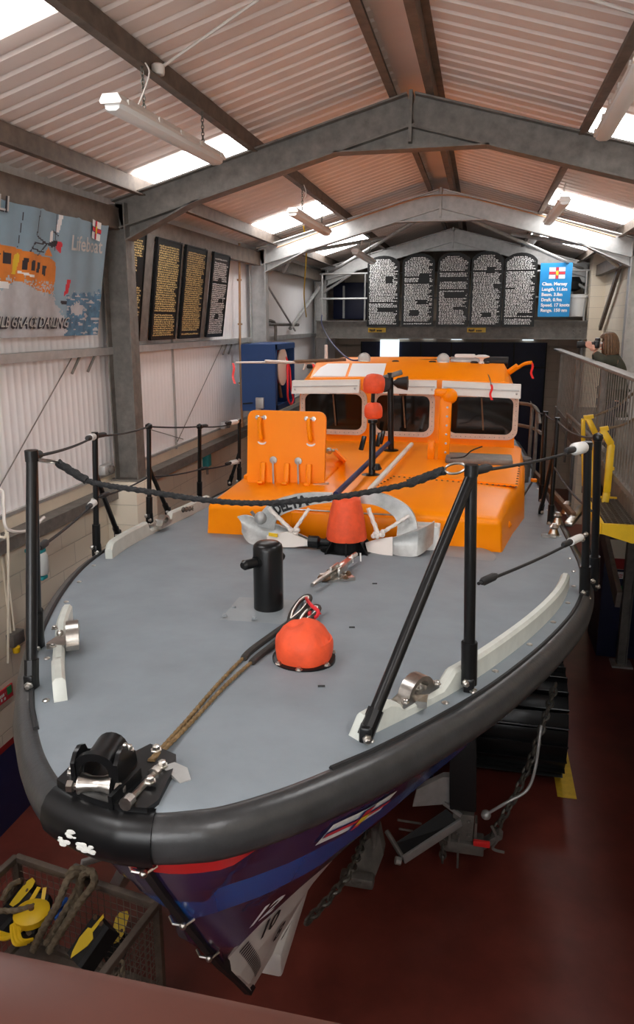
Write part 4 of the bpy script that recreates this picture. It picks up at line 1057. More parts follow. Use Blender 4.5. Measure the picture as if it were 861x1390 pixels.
# rope between the two front stanchions
a, b = V((-1.186, 2.980, 3.785)), V((0.601, 3.110, 3.803)); A0, B0 = L1t + V((.02, 0, -.01)), R1t + V((-.02, 0, .02))
pts = [a, (-1.038, 2.990, 3.701), (-0.746, 3.000, 3.664), (-0.470, 3.030, 3.630), (-0.229, 3.050, 3.624), (0.041, 3.070, 3.651), (0.271, 3.090, 3.693), (0.464, 3.100, 3.743), b]
P = resample(spline(pts, 10), .009)
r = thing('bow_rope', 'thick black rope slung across the bow between the two front stanchions', 'rope', (a + b) / 2)
MB().tube(P, .0125, 9, twist=(.22, .42)).tube(resample([P[0], P[18]], .01), .019, 9, twist=(.15, .42)).tube(resample([P[-20], P[-1]], .01), .019, 9, twist=(.15, .42)).build('rope', 'rope_black', r)
for e, q in ((a, A0), (b, B0)):
    d = (q - e).normalized(); n = d.cross(V((0, 1, 0))).normalized(); Ln = (q - e).length * .95
    lp = [e + d * Ln * (.5 - .5 * math.cos(t)) + n * .022 * math.sin(t) for t in [2 * PI * k / 16 for k in range(16)]]
    MB().tube(lp, .006, 6, closed=True).build('carabiner', 'steel', r)
# thing on deck: gear fixed to the deck
bb = on((-0.433, 3.878, 2.734)); m = MB().lathe([(.088, 0), (.088, .385), (.083, .405), (.068, .418), (.03, .424), (.0001, .425)], bb, 28)
bol = m.build('bollard', 'black_paint', boat)
cx = V((.50, .85, -.06)).normalized(); c = bb + V((0, 0, .315))
MB().tube([c - cx * .20, c - cx * .19, c - cx * .185, c - cx * .02, c + cx * .11, c + cx * .125], [.018, .026, .03, .028, .028, .018], 12).tube([c - cx * .1, c - cx * .07], .036, 12).build('bollard_bar', 'black_paint', bol)
pl_ = [(-0.652, 3.628, 2.754), (-0.225, 3.619, 2.755), (-0.254, 4.015, 2.723), (-0.656, 3.993, 2.725)]
MB().prism([(p[0], p[1]) for p in pl_], (0, 0, dz(AX, 3.8) - .008), (1, 0, 0), (0, 1, 0), .02).build('base_plate', 'deck_plate', bol)
m = MB(); bolts(m, [on(p, .012) for p in ((-0.636, 3.671, 2.750), (-0.458, 3.668, 2.751), (-0.264, 3.670, 2.750), (-0.621, 3.957, 2.727), (-0.631, 3.823, 2.738))], .012, .012); m.build('bolt', 'deck_plate', bol)
# dome vent with an orange cover
db = on((-0.049, 3.188, 2.789)); 
v_ = MB().lathe([(.155, 0), (.155, .018), (.14, .022)], db, 28).build('vent_flange', 'black_paint', boat)
def crumple(c, amp, fr, sd):
    def f(p, a):
        n = noise.noise(V((math.cos(a) * fr, math.sin(a) * fr, p.z * 9 + sd))); k = 1 + amp * n
        dn = .05 * max(0, noise.noise(V((p.x * 11, p.y * 11, sd * 3)))) if p.z > .12 else 0
        return V((p.x * k, p.y * k, p.z - dn))
    return f
MB().lathe([(.134, .016), (.138, .03), (.142, .07), (.142, .10), (.138, .118), (.130, .135), (.115, .155), (.09, .178), (.06, .194), (.03, .202), (.0001, .204)], db, 56, warp=crumple(0, .06, 2.0, 3.1)).build('vent_cover', 'orange_cloth', v_, smooth=60)
m = MB(); bolts(m, [db + V((.147 * math.cos(a), .147 * math.sin(a), .018)) for a in (-2.3, -1.5, -.5, .5, 1.6, 2.6)], .012, .012); m.build('bolt', 'steel', v_)
# capstan under its orange cover
kb = on((-0.261, 5.509, 2.603)); m = MB().lathe([(.21, 0), (.21, .012), (.15, .02), (.145, .11), (.15, .12)], kb, 28)
for k in range(8):
    a = 2 * PI * k / 8 + .2; m.prism([(.14, .01), (.24, .01), (.155, .115), (.14, .115)], kb, (math.cos(a), math.sin(a), 0), (0, 0, 1), .012)
m.lathe([(.03, -.12), (.03, .0), (.05, .02), (.05, .1)], kb + V((-.2, -.05, .07)), 10, R=Matrix.Rotation(-PI / 2, 3, 'Y'))
cap_ = m.build('capstan', 'black_paint', boat)
def sq(p, a):
    k = 1 / max(abs(math.cos(a - .5)), abs(math.sin(a - .5))) ** .45; n = 1 + .03 * noise.noise(V((math.cos(a) * 2, math.sin(a) * 2, p.z * 7))); w = .8 + .22 * k
    return V((p.x * w * n, p.y * w * n, p.z))
MB().lathe([(.158, .105), (.160, .13), (.155, .18), (.140, .27), (.125, .34), (.108, .415), (.098, .435), (.06, .447), (.0001, .45)], kb, 40, warp=sq).build('capstan_cover', 'orange_cloth', cap_, smooth=50)
MB().prism([(-.32, -.26), (.30, -.26), (.30, .2), (-.32, .2)], kb + V((0, 0, -.008)), (1, 0, 0), (0, 1, 0), .014).build('capstan_plate', 'deck_plate', cap_)
m = MB()
for q in ((-0.115, 4.969, 2.746), (-0.065, 5.030, 2.742)): m.tube([V(q) + V((0, -.02, .03)), V(q) + V((.005, -.03, -.03))], .006, 6)
m.build('toggle', 'white_plastic', cap_)
for q, s_, lb in (((-0.872, 5.773, 2.582), .19, ''), ((0.662, 5.630, 2.594), .26, '')):
    MB().lathe([(s_, 0), (s_, .006), (s_ - .01, .008)], on(q, -.001), 32).build('deck_hatch_plate', 'deck_plate', boat)
m = MB()
for y in (2.9, 3.7, 4.6): m.tube([on((AX + .4, y), .002), on((AX + .43, y + .01), .002)], .006, 5)
m.build('deck_drain', 'black_matt', boat)
# chain stopper on deck with its screw
s0, s1 = on((-0.263, 4.296, 2.700), .05), on((-0.124, 5.158, 2.631), .06); d = (s1 - s0).normalized(); n = d.cross(V((0, 0, 1))).normalized()
mid = on((-0.170, 4.662, 2.671))
st = MB().box(mid + V((0, 0, .012)), (.2, .16, .024), rz=.6).bar(mid + n * .03 + V((0, 0, .05)) - d * .06, mid + n * .03 + V((0, 0, .05)) + d * .1, .02, .08, bev=.006).bar(mid - n * .03 + V((0, 0, .05)) - d * .06, mid - n * .03 + V((0, 0, .05)) + d * .1, .02, .08, bev=.006).build('chain_stopper', 'steel', boat)
MB().tube([s0, s0 + (s1 - s0) * .25, s0 + (s1 - s0) * .27, s1], [.014, .014, .02, .018], 10).bar(mid + d * .08 + V((0, 0, .06)), mid + d * .27 + V((0, 0, .07)), .045, .03, bev=.006).build('turnbuckle', 'steel', st)
m = MB(); bolts(m, [mid + V((x, y, .024)) for x in (-.07, .07) for y in (-.05, .05)], .014, .016); m.ball(mid - d * .12 - n * .05 + V((0, 0, .03)), .035, sc=(1.4, .8, .7)); m.build('stopper_bolt', 'rust', st)
# wire strop from the bow roller to the stopper
r = thing('wire_strop', 'double wire strop with dark served ends running up the foredeck from the bow roller', 'rope', on((-0.353, 2.839, 2.817)))
A = [(-0.336, 2.077, 2.928), (-0.345, 2.402, 2.882), (-0.346, 2.823, 2.848), (-0.322, 3.239, 2.815), (-0.243, 3.625, 2.794)]
B = [(-0.326, 2.080, 2.928), (-0.323, 2.408, 2.881), (-0.306, 2.817, 2.849), (-0.262, 3.183, 2.819), (-0.184, 3.591, 2.797)]
for P_, nm in ((A, ''), (B, '')):
    P_ = [V(p) for p in P_]; MB().tube(resample(spline(P_, 8), .008), .0085, 7, twist=(.2, .5)).build('wire', 'rope_tan', r)
    MB().tube(spline([P_[3].lerp(P_[2], .35), P_[3], P_[4]], 6), [.016] + [.018] * 11 + [.017], 10).build('serving', 'sleeve', r)
for c0, tip, nn in ((V(A[-1]), (-0.240, 4.072, 2.778), .028), (V(B[-1]), (-0.143, 3.889, 2.793), .028)):
    tip = V(tip); d = (tip - c0); s_ = d.cross(V((0, 0, 1))).normalized() * nn; Ln = d
    lp = [c0, c0 + Ln * .35 + s_ * .9, c0 + Ln * .75 + s_ * 1.1, c0 + Ln * 1.0 + s_ * .5, c0 + Ln * 1.0 - s_ * .5, c0 + Ln * .75 - s_ * 1.1, c0 + Ln * .35 - s_ * .9, c0]
    MB().tube(spline(lp, 5), .015, 8).build('eye', 'sleeve', r); MB().tube(spline([p + V((0, 0, .008)) + (c0 + Ln * .6 - p) * .16 for p in [V(q) for q in lp]], 5), .007, 6).build('thimble', 'steel', r)
m = MB().tube(spline([(-0.234, 4.010, 2.793), (-0.151, 3.790, 2.841), (-0.104, 3.754, 2.824), (-0.116, 3.734, 2.795), (-0.164, 3.788, 2.791), (-0.180, 3.972, 2.756), (-0.122, 3.876, 2.754)], 6), .011, 6)
tag(m.build('red_lashing', 'red_tape'), 'red lashing tied between the strop eyes and the chain stopper', 'lashing')

# ---- coachroof, hatch and wheelhouse
def zc(Y): return 2.875 - .004 * (Y - 5.8)
rings = []
for Y, xl, xr, zt, rr in ((5.835, -1.555, .945, 2.83, .03), (5.85, -1.565, .955, 2.855, .03), (5.90, -1.575, .965, 2.875, .06), (6.6, -1.60, 1.07, 2.88, .07), (7.4, -1.63, 1.22, 2.88, .07), (8.4, -1.66, 1.28, 2.87, .07), (9.6, -1.68, 1.30, 2.86, .07)):
    zb = zd(Y) - .01; z = zt
    rings.append([V((xl - .02, Y, zb)), V((xl, Y, z - rr)), V((xl + rr * .3, Y, z - rr * .3)), V((xl + rr, Y, z))] + [V((xl + rr + (xr - xl - 2 * rr) * t, Y, z + .035 * math.sin(PI * t))) for t in (.25, .5, .75)] + [V((xr - rr, Y, z)), V((xr - rr * .3, Y, z - rr * .3)), V((xr, Y, z - rr)), V((xr + .02, Y, zb))])
co = MB().loft(rings).build('coachroof', 'orange', boat, smooth=50)
def ct(x, y): 
    t = max(0, min(1, (x + 1.6) / 2.8)); return 2.878 + .035 * math.sin(PI * t)
MB().box((-.28, 5.835, 2.715), (1.05, .07, .25), bev=.025).build('front_locker', 'orange', boat)
MB().tube([(-.75, 5.80, 2.862), (.22, 5.80, 2.862)], .007, 6).build('trim_strip', 'steel', co)
pz = [(-0.241, 6.530, 2.900), (-0.079, 7.214, 2.900), (1.132, 6.965, 2.900), (1.271, 9.081, 2.900), (-0.056, 9.004, 2.900)]
m = MB().prism([(p[0], p[1]) for p in pz], (0, 0, 2.895), (1, 0, 0), (0, 1, 0), .02); m.build('rivet_panel', 'orange', co)
m = MB()
for a, b, k in ((V((-0.063, 7.072, 2.915)), V((1.113, 6.861, 2.915)), 22), (V((-0.204, 6.472, 2.915)), V((-0.063, 7.072, 2.915)), 7), (V((1.113, 6.861, 2.915)), V((1.206, 8.111, 2.915)), 10)):
    for i in range(k): m.lathe([(.013, 0), (.010, .006), (.002, .009)], a.lerp(b, i / k), 7)
m.build('rivet', 'rust', co)
m = MB().tube(spline([(0.839, 7.628, 2.920), (1.042, 6.945, 2.900), (1.111, 7.187, 2.700), (1.048, 6.400, 2.700)], 6), .008, 6); 
a = V((1.20, 7.6, 2.8)); b = V((1.05, 6.35, 2.66))
MB().tube([(1.371, 8.472, 2.620), (1.032, 6.469, 2.680)], .012, 8).tube([(1.107, 7.048, 2.660), (1.036, 6.543, 2.660)], .02, 8).build('gas_strut', 'black_paint', co)
m = MB().lathe([(.03, 0), (.035, .03), (.01, .05)], V((1.016, 6.367, 2.680)), 10, R=Matrix.Rotation(PI / 2, 3, 'Y')).box(V((1.404, 8.602, 2.620)), (.07, .06, .04), bev=.01); m.build('strut_bracket', 'orange', co)
# grey deck light panel
c = V((0.762, 7.976, 2.930)); MB().box(c + V((0, .1, .015)), (.72, .36, .07), bev=.02).build('vent_box', 'galv', boat)
MB().tube(spline([(0.466, 7.752, 3.000), (0.605, 7.706, 3.030), (0.679, 7.685, 3.100), (0.791, 7.694, 3.150)], 5), .008, 6).build('cable', 'black_matt', boat)
# open hatch
r_ = MB().box((-1.12, 7.10, 2.90), (.86, .66, .05), bev=.02).build('hatch_coaming', 'orange', boat)
HL = (-1.077, 6.680, 3.213)
lid = MB().prism(rrect(.78, .76, .075, 5), HL, (1, 0, .0), (0, .10, .995), -.05).build('hatch_lid', 'orange', boat)
def hl(u, v, d=0.): return V(HL) + V((u, .1 * v - d, .995 * v + .1 * -d))
for u in (-.255, .235):
    MB().tube(spline([hl(u, .30, .02), hl(u, .30, .06), hl(u + .01, .2, .07), hl(u + .02, .12, .055), hl(u + .02, .11, .01)], 5), .02, 8).build('hatch_handle', 'orange', lid)
    m = MB(); bolts(m, [hl(u - .035, .31, 0), hl(u + .035, .31, 0)], .016, .02, (0, -1, .1)); m.tube([hl(u - .035, .31, .01), hl(u + .035, .31, .01)], .012, 6); m.build('handle_boss', 'steel', lid)
    MB().prism([(.045 * math.cos(a), .03 * math.sin(a)) for a in [PI + PI * k / 8 for k in range(9)]] + [(.03 * math.cos(a), .012 * math.sin(a)) for a in [2 * PI - PI * k / 8 for k in range(9)]], hl(u + .015, .075, .002), (1, 0, 0), (0, .1, .995), .004).build('crescent_mark', 'white_print', lid)
for u in (-.22, .02, .24):
    m = MB().bar(hl(u, -.12, .02), hl(u, -.34, .05), .055, .035, bev=.012, up=(0, 1, 0)).bar(hl(u, -.33, .04), V((HL[0] + u, 6.52, 2.92)), .055, .03, bev=.008); m.build('hinge', 'orange', lid)
for u in (-.12, .13):
    m = MB().lathe([(.036, 0), (.036, .018), (.02, .022)], hl(u, -.10, 0), 14, R=V((0, 0, 1)).rotation_difference(V((0, -1, .1))).to_matrix()).tube([hl(u, -.10, .03), hl(u + .02, -.36, .06)], .009, 6); m.build('stay', 'galv_light', lid)
m = MB().tube([hl(-.18, -.345, .05), hl(.36, -.345, .05)], .016, 8); m.bar(hl(.28, -.32, .04), hl(.44, -.30, .04), .04, .03); m.build('hinge_rod', 'steel', lid)
for q in ((-0.957, 8.735, 2.930), (-1.125, 8.265, 2.930)):
    c = V(q)
m = MB().bar(V((-0.788, 7.908, 2.920)), V((-0.616, 7.130, 3.100)), .16, .02, up=(0, 1, 0)); m.tube([(-0.980, 8.008, 2.980), (-0.867, 8.134, 2.980)], .025, 8)
m.build('hatch_catch', 'orange', boat)
MB().tube([(-0.970, 7.961, 2.980), (-0.830, 8.034, 2.990)], .018, 8).ball((-0.899, 7.911, 3.000), .04, seg=8).build('catch_bolt', 'steel', boat)
# covered lights on a black post, searchlight post, derrick
c = V((-0.294, 7.129, 2.900)); t = V((-0.318, 7.129, 3.435))
p_ = MB().lathe([(.11, 0), (.11, .012), (.04, .02), (.034, .03), (.034, t.z - c.z), (.05, t.z - c.z + .01), (.05, t.z - c.z + .04)], c, 16).build('light_post', 'black_paint', boat)
MB().lathe([(.04, -.01), (.055, .0), (.03, .05)], c + V((.05, -.02, .08)), 10).build('post_clamp', 'black_paint', p_)
def bag(px, rr, sd, nm): 
    return MB().lathe([(rr * .80, -rr * .75), (rr * .95, -rr * .55), (rr * 1.02, 0), (rr * .96, rr * .5), (rr * .7, rr * .82), (rr * .3, rr * .93), (.0001, rr * .95)], px, 26, warp=lambda p, a: V((p.x, p.y, p.z)) * (1 + .07 * noise.noise(V((math.cos(a) * 2.2, math.sin(a) * 2.2, p.z * 12 + sd)))))
bag(V((-0.290, 7.129, 3.561)), .092, 1., '').build('light_cover', 'orange_cloth', p_, smooth=60)
MB().tube([(-0.299, 7.129, 3.635), (-0.293, 7.129, 3.766)], .02, 8).build('post_stem', 'black_paint', p_)
bag(V((-0.287, 7.129, 3.825)), .108, 5., '').build('light_cover', 'orange_cloth', p_, smooth=60)
c = V((-0.280, 8.628, 2.900)); t = V((-0.309, 8.628, 3.840))
sp_ = MB().tube([c, t], .036, 12).lathe([(.09, 0), (.09, .015), (.04, .02)], c, 14).build('searchlight_post', 'black_paint', boat)
MB().bar((-0.413, 8.628, 3.769), (-0.170, 8.628, 3.851), .06, .06, bev=.01).build('cross_arm', 'galv', sp_)
q = V((-0.368, 8.628, 3.700)); MB().lathe([(.05, -.07), (.085, -.05), (.09, .03), (.07, .05), (.0001, .055)], q, 16, R=Matrix.Rotation(PI / 2, 3, 'X')).build('searchlight', 'black_matt', sp_)
q = V((-0.219, 8.628, 3.720)); MB().lathe([(.02, -.05), (.06, .0), (.085, .12), (.06, .125)], q + V((.0, 0, 0)), 16, R=Matrix.Rotation(PI / 2, 3, 'Y')).build('horn', 'black_matt', sp_)
c = V((0.372, 8.138, 2.900)); t = V((0.378, 8.138, 3.607))
dk = MB().bar(c, t, .13, .08, bev=.012, up=(0, 1, 0)).bar(c + V((-.14, .0, .0)), c + V((-.14, .0, .22)), .08, .06, bev=.01, up=(0, 1, 0)).ball(t + V((.03, 0, .02)), .09, sc=(1.1, .7, 1), seg=10).box(t + V((-.06, 0, .06)), (.14, .1, .08), bev=.02).build('derrick_post', 'orange', boat)
m = MB(); bolts(m, [c.lerp(t, k / 7) + V((.02, -.04, 0)) for k in range(1, 7)], .009, .006, (0, -1, 0)); m.build('bolt', 'galv_light', dk)
MB().tube([(-0.054, 9.100, 2.837), (0.670, 9.100, 2.846), (0.734, 9.100, 2.839)], .014, 6).build('grab_bar', 'galv', boat)
m = MB()
for q in ((-0.628, 8.486, 2.920), (-0.474, 8.791, 2.920), (-0.461, 8.964, 2.920)): m.bar(V(q), V(q) + V((.03, .08, .16)), .06, .03, bev=.01)
m.build('pole_chock', 'black_paint', boat)
m = MB().tube([(-0.417, 5.852, 3.000), (-0.302, 8.792, 3.000)], .026, 8); tag(m.build('boathook', 'navy_wall'), 'dark blue pole lying fore and aft on the coachroof beside the hatch', 'pole')
m = MB().tube([(-0.171, 6.193, 2.980), (-0.039, 8.691, 2.980)], .026, 10); tag(m.build('white_pole', 'white_paint'), 'white pole lying fore and aft on the coachroof centre', 'pole')

# wheelhouse
WY = 9.38; XL, XR = -1.63, 1.20; XM = (XL + XR) / 2
def fy(z): return WY + (z - 2.85) * .02          # raked front plane
def wring(Y, zt, rake=True):
    P = []; zb = 2.80
    hw = (XR - XL) / 2
    pts = [(-hw, zb), (-hw + .03, 3.62), (-hw + .10, zt - .10 if zt > 3.72 else zt - .02)] + [(-hw + .16 + (2 * hw - .32) * t, zt + .02 * math.sin(PI * t)) for t in (0, .25, .5, .75, 1)] + [(hw - .10, zt - .10 if zt > 3.72 else zt - .02), (hw - .03, 3.62), (hw, zb)]
    return [V((XM + x, (fy(z) if rake else Y), z)) for x, z in pts]
wh = MB().loft([wring(0, 3.70), wring(9.80, 3.885, False), wring(11.9, 3.86, False)]).build('wheelhouse', 'orange', boat, smooth=30)
ux, uz = V((1, 0, 0)), V((0, .02, 1)).normalized()
for (xc, w) in ((-1.145, .80), (-.225, .72), (.765, .82)):
    o = V((xc, fy(3.27) - .004, 3.265)); h = .50
    fr = MB().ring(rrect(w + .10, h + .10, .13, 6), rrect(w - .03, h - .03, .09, 6), o, ux, uz, .028).build('window', 'window_rubber', wh)
    MB().prism(rrect(w - .02, h - .02, .09, 6), o, ux, uz, .006).build('pane', 'glass_dark', fr)
    m = MB()
    P = rrect(w + .04, h + .04, .11, 6)
    PP = resample([V((p[0], p[1], 0)) for p in P + [P[0]]], .06)
    for p in PP: m.ball(o + ux * p.x + uz * p.y - V((0, .03, 0)), .006, seg=6)
    m.build('rivet', 'galv', fr)
    m = MB().tube([o + ux * (-.0) + uz * .24 - V((0, .05, 0)), o + ux * .04 + uz * -.18 - V((0, .045, 0))], .011, 6).box(o + uz * .26 - V((0, .04, 0)), (.1, .06, .04), bev=.01); m.build('wiper', 'rust', fr)
for (a, b) in ((-1.69, -.79), (-.66, .20), (.27, 1.235)):
    sl = .05 * ((a + b) / 2 - XM); m = MB(); z1, z0 = 3.715, 3.545
    rg = [V((0, fy(z1) - .10, z1)), V((0, fy(z1) - .10, z1 - .07)), V((0, fy(z0) - .13, z0 + .02)), V((0, fy(z0) - .13, z0)), V((0, fy(z0) + .0, z0)), V((0, fy(z1) + .01, z1))]
    za, zb = -.05 * abs(a - XM) * .6, -.05 * abs(b - XM) * .6
    m.loft([[p + V((a, 0, za)) for p in rg], [p + V((b, 0, zb)) for p in rg]]); v_ = m.build('visor', 'white_paint', wh)
    m = MB().bar((a + .02, fy(z1) - .112, z1 - .075 + za), (b - .02, fy(z1) - .112, z1 - .075 + zb), .012, .012); bolts(m, [(b - .05, fy(z0) - .135, z0 + .06 + zb), (a + .05, fy(z0) - .135, z0 + .06 + za)], .01, .01, (0, -1, 0)); m.build('visor_trim', 'galv_light', v_)
# reflective patches on the brow
def brow(x, t, d=.004):
    z0, z1 = 3.70, 3.885; u = (x - XM) / ((XR - XL) / 2)
    return V((x, fy(3.70) + (9.80 - fy(3.70)) * t, z0 + (z1 - z0) * t + .02 * math.cos(u * PI / 2) + d + .006))
for P in ([(-1.44, .08), (-1.0, .08), (-1.0, .86), (-1.30, .86), (-1.38, .6)], [(-.96, .08), (-.50, .08), (-.50, .86), (-.96, .86)]):
    k = len(P); pts = [brow(*p) for p in P]
    MB().add(pts + [p - V((0, 0, .02)) for p in pts], [list(range(k)), [i + k for i in range(k)][::-1]] + [[i, (i + 1) % k, (i + 1) % k + k, i + k] for i in range(k)]).build('reflective_patch', 'white_print', wh)
MB().box((XR + .01, 9.62, 3.42), (.05, .16, .40), bev=.015).build('side_strip', 'white_paint', wh)
# roof gear
def roof_z(x): return 3.90
for px_ in ((-0.828, 9.950, 3.935), (0.242, 9.950, 3.937)):
    c = V(px_); o = MB().lathe([(.03, -.08), (.075, -.06), (.085, .0), (.085, .04), (.078, .04), (.074, .02), (.0001, .02)], c, 18, R=Matrix.Rotation(PI / 2, 3, 'X')).build('roof_lamp', 'galv_light', boat)
    MB().tube([c + V((0, 0, -.08)), (c.x, c.y, 3.88)], .022, 8).box((c.x, c.y, 3.9), (.12, .1, .03), bev=.008).build('lamp_foot', 'steel', o)
    MB().lathe([(.074, 0), (.06, .012), (.0001, .02)], c + V((0, -.03, 0)), 18, R=Matrix.Rotation(PI / 2, 3, 'X')).build('lens', 'glass_clear', o)
m = MB().tube([(-0.904, 10.800, 3.817), (0.180, 10.800, 3.863), (1.116, 10.800, 3.884)], .045, 8); m.build('folded_mast', 'black_matt', boat)
a, b = V((0.330, 10.200, 3.906)), V((1.095, 10.200, 3.904)); m = MB().tube([a, a.lerp(b, .5)], .06, 12).tube([a.lerp(b, .5), b], [.06, .045], 12); mm = m.build('folded_aerial', 'galv_light', boat)
MB().tube([a.lerp(b, .55), b], .066, 12).build('aerial_sleeve', 'black_matt', mm)
MB().box(a.lerp(b, .25) + V((0, .02, .07)), (.28, .12, .05), bev=.02).build('aerial_pad', 'white_plastic', mm)
c = V((0.745, 9.900, 3.906)); MB().lathe([(.03, -.06), (.035, .0), (.02, .02), (.03, .05), (.10, .07), (.10, .085), (.05, .10)], c, 14).build('satellite_aerial', 'white_plastic', boat)
MB().tube(spline([c, (0.844, 9.500, 3.753), (0.872, 9.200, 3.675)], 5), .006, 5).build('aerial_cord', 'black_matt', boat)
def ribbon(p, q, lb):
    m = MB(); p, q = V(p), V(q); n = 8; vs = []
    rg = []
    for k in range(n + 1):
        s_ = p.lerp(q, k / n) + V((.012 * math.sin(k * .9), 0, 0)); rg.append([s_ + V((-.014, 0, 0)), s_ + V((.014, .008, 0)), s_ + V((.014, .011, 0)), s_ + V((-.014, .003, 0))])
    tag(m.loft(rg).build('ribbon', 'red_light'), lb, 'ribbon', 'red warning ribbons')
M['red_light'].node_tree.nodes['Principled BSDF'].inputs['Emission Strength'].default_value = 0
ribbon((0.872, 9.200, 3.675), (0.882, 9.200, 3.485), 'red ribbon dangling in front of the right wheelhouse visor')
m = MB().tube([(-1.577, 9.950, 3.876), (-1.783, 9.800, 3.882), (-2.117, 9.500, 3.913)], .018, 8).tube([(-1.825, 9.800, 3.881), (-2.468, 9.300, 3.900)], [.02, .012], 8); m.tube(spline([(-1.706, 10.000, 3.769), (-1.641, 10.000, 3.893), (-1.514, 10.000, 3.823)], 5), .015, 6); m.tube([(-1.398, 10.100, 4.116), (-1.397, 10.100, 3.798)], .025, 6)
m.build('whip_aerial', 'lamp_plastic', boat)
MB().tube([(-1.804, 9.800, 3.892), (-1.085, 9.950, 3.922)], .022, 8).build('aerial_base', 'rust', boat)
ribbon((-2.510, 9.300, 3.890), (-2.496, 9.300, 3.615), 'red ribbon hanging from the tip of the left whip aerial')
ribbon((-1.498, 9.700, 3.870), (-1.498, 9.700, 3.681), 'short red ribbon hanging over the left corner of the wheelhouse roof')
m = MB().tube(spline([(1.089, 9.800, 3.783), (1.194, 9.750, 3.844), (1.280, 9.700, 3.905), (1.366, 9.650, 3.927)], 5), .022, 8).tube([(1.089, 9.800, 3.783), (1.202, 9.750, 3.873)], .04, 8)
m.build('bent_aerial', 'orange', boat)
ribbon((1.366, 9.650, 3.927), (1.387, 9.650, 3.723), 'red ribbon hanging off the right corner of the wheelhouse roof')
m = MB().box(V((-1.537, 10.200, 3.811)), (.3, .2, .06), bev=.02).box(V((-1.290, 10.200, 3.825)), (.14, .14, .06), bev=.02); m.build('roof_fitting', 'black_matt', boat)
m = MB()
for x in (-.4, .1, .65, .8): m.lathe([(.05, 0), (.05, .02), (.03, .03)], (x, 9.95, 3.89), 12)
m.build('cable_gland', 'black_matt', boat)
MB().tube([(-0.274, 9.800, 3.851), (-0.249, 9.500, 3.726)], .012, 6).build('white_cord', 'white_plastic', boat)
# cable running down to the roof from the end platform
m = MB().tube(spline([(-2.808, 16.300, 4.576), (-2.634, 15.500, 4.384), (-1.955, 13.000, 4.131), (-1.369, 11.000, 3.979), (-1.049, 10.100, 3.915), (-0.908, 10.000, 3.912)], 8), .012, 6); tag(m.build('supply_cable', 'navy_wall'), 'blue supply cable hanging from the end platform to the wheelhouse roof', 'cable')
m = MB().tube(spline([(-2.293, 12.400, 6.085), (-2.326, 12.800, 5.649), (-2.660, 14.000, 4.945), (-2.976, 15.500, 4.539)], 8), .012, 6); tag(m.build('yellow_cable', 'yellow'), 'thin yellowish cable hanging at the left end of the third roof frame', 'cable')
# stern rail
m = MB(); tb = lambda *P: m.tube(spline([V(p) for p in P], 4), .024, 8)
tb((1.252, 10.200, 3.350), (1.423, 10.000, 3.346), (1.496, 9.900, 3.281), (1.526, 9.800, 3.129)); tb((1.279, 10.200, 3.048), (1.451, 10.000, 3.041), (1.552, 9.800, 3.004))
m.tube([(1.496, 9.900, 3.281), V(((1.496, 9.900, 3.281)[0], 9.9, zd(9.9)))], .024, 8); m.tube([(1.433, 10.000, 3.337), V(((1.433, 10.000, 3.337)[0], 10.0, zd(10)))], .024, 8); m.build('stern_rail', 'galv', boat)
c = V((1.349, 9.600, 2.795)); c.z = zd(9.6); MB().lathe([(.07, 0), (.07, .28), (.09, .29), (.09, .32), (.06, .34)], c, 16).build('deck_vent', 'galv', boat)
# shackles and fittings on the starboard side deck
m = MB()
for q in ((1.539, 7.185, 2.530), (1.462, 6.714, 2.541), (1.701, 7.833, 2.494)):
    q = V(q); m.lathe([(.06, 0), (.05, .03), (.03, .08), (.045, .1), (.02, .13)], q - V((0, 0, .05)), 12)
m.box(V((1.407, 6.599, 2.529)), (.12, .10, .02)); m.bar(V((1.634, 7.096, 2.516)), V((1.866, 7.909, 2.500)), .08, .05, bev=.01); m.build('deck_fitting', 'steel', boat)
m = MB().bar(V((1.504, 10.086, 2.431)), V((1.716, 7.405, 2.527)), .05, .07, bev=.01); m.build('lashing_rail', 'rust', boat)
m = MB(); chain(m, [(-2.062, 6.679, 2.573), (-2.047, 6.384, 2.634), (-2.143, 6.422, 2.582), (-2.199, 6.338, 2.578)], .06, .011)
tag(m.build('shackle_chain', 'chain_steel'), 'short length of rusty chain on the left deck edge beside the coachroof', 'chain')
# ---- two anchors lying against the coachroof
def plate(P, mt, name, par, t=.014, d=(0, 1, 0)):
    P = [V(p) for p in P]; k = len(P); o = V(d).normalized() * t
    return MB().add(P + [p + o for p in P], [list(range(k)), [i + k for i in range(k)][::-1]] + [[i, (i + 1) % k, (i + 1) % k + k, i + k] for i in range(k)]).build(name, mt, par)
def shank(P, W, par, word=False):
    P = spline([V(p) for p in P], 6); rg = []; N = len(P)
    for k, p in enumerate(P):
        w = lerp_curve([(b, a) for a, b in W], k / (N - 1)); d = (P[min(k + 1, N - 1)] - P[max(k - 1, 0)]).normalized(); b = d.cross(V((0, 1, 0))).normalized()
        if b.z < 0 and k < N * .9: b = -b
        rg.append([p + b * w + V((0, -.02, 0)), p - b * w + V((0, -.02, 0)), p - b * w + V((0, .02, 0)), p + b * w + V((0, .02, 0))])
    sk = MB().loft(rg).build('shank', 'galv_anchor', par)
    if word:
        vs, fs = text_mesh('DELTA', .12, bold=.006); wd = max(v.x for v in vs); k0, k1 = int(N * .36), int(N * .80); out = []
        for v in vs:
            t = k0 + (k1 - k0) * v.x / wd; i = int(t); f = t - i; p = P[i].lerp(P[min(i + 1, N - 1)], f); d = (P[min(i + 1, N - 1)] - P[i]).normalized(); b = V((0, 1, 0)).cross(d).normalized()
            if b.z < 0: b = -b
            out.append(p + b * (v.y - .045) + V((0, -.025, 0)))
        MB().add(out, fs).build('lettering', 'black_matt', sk)
    return sk
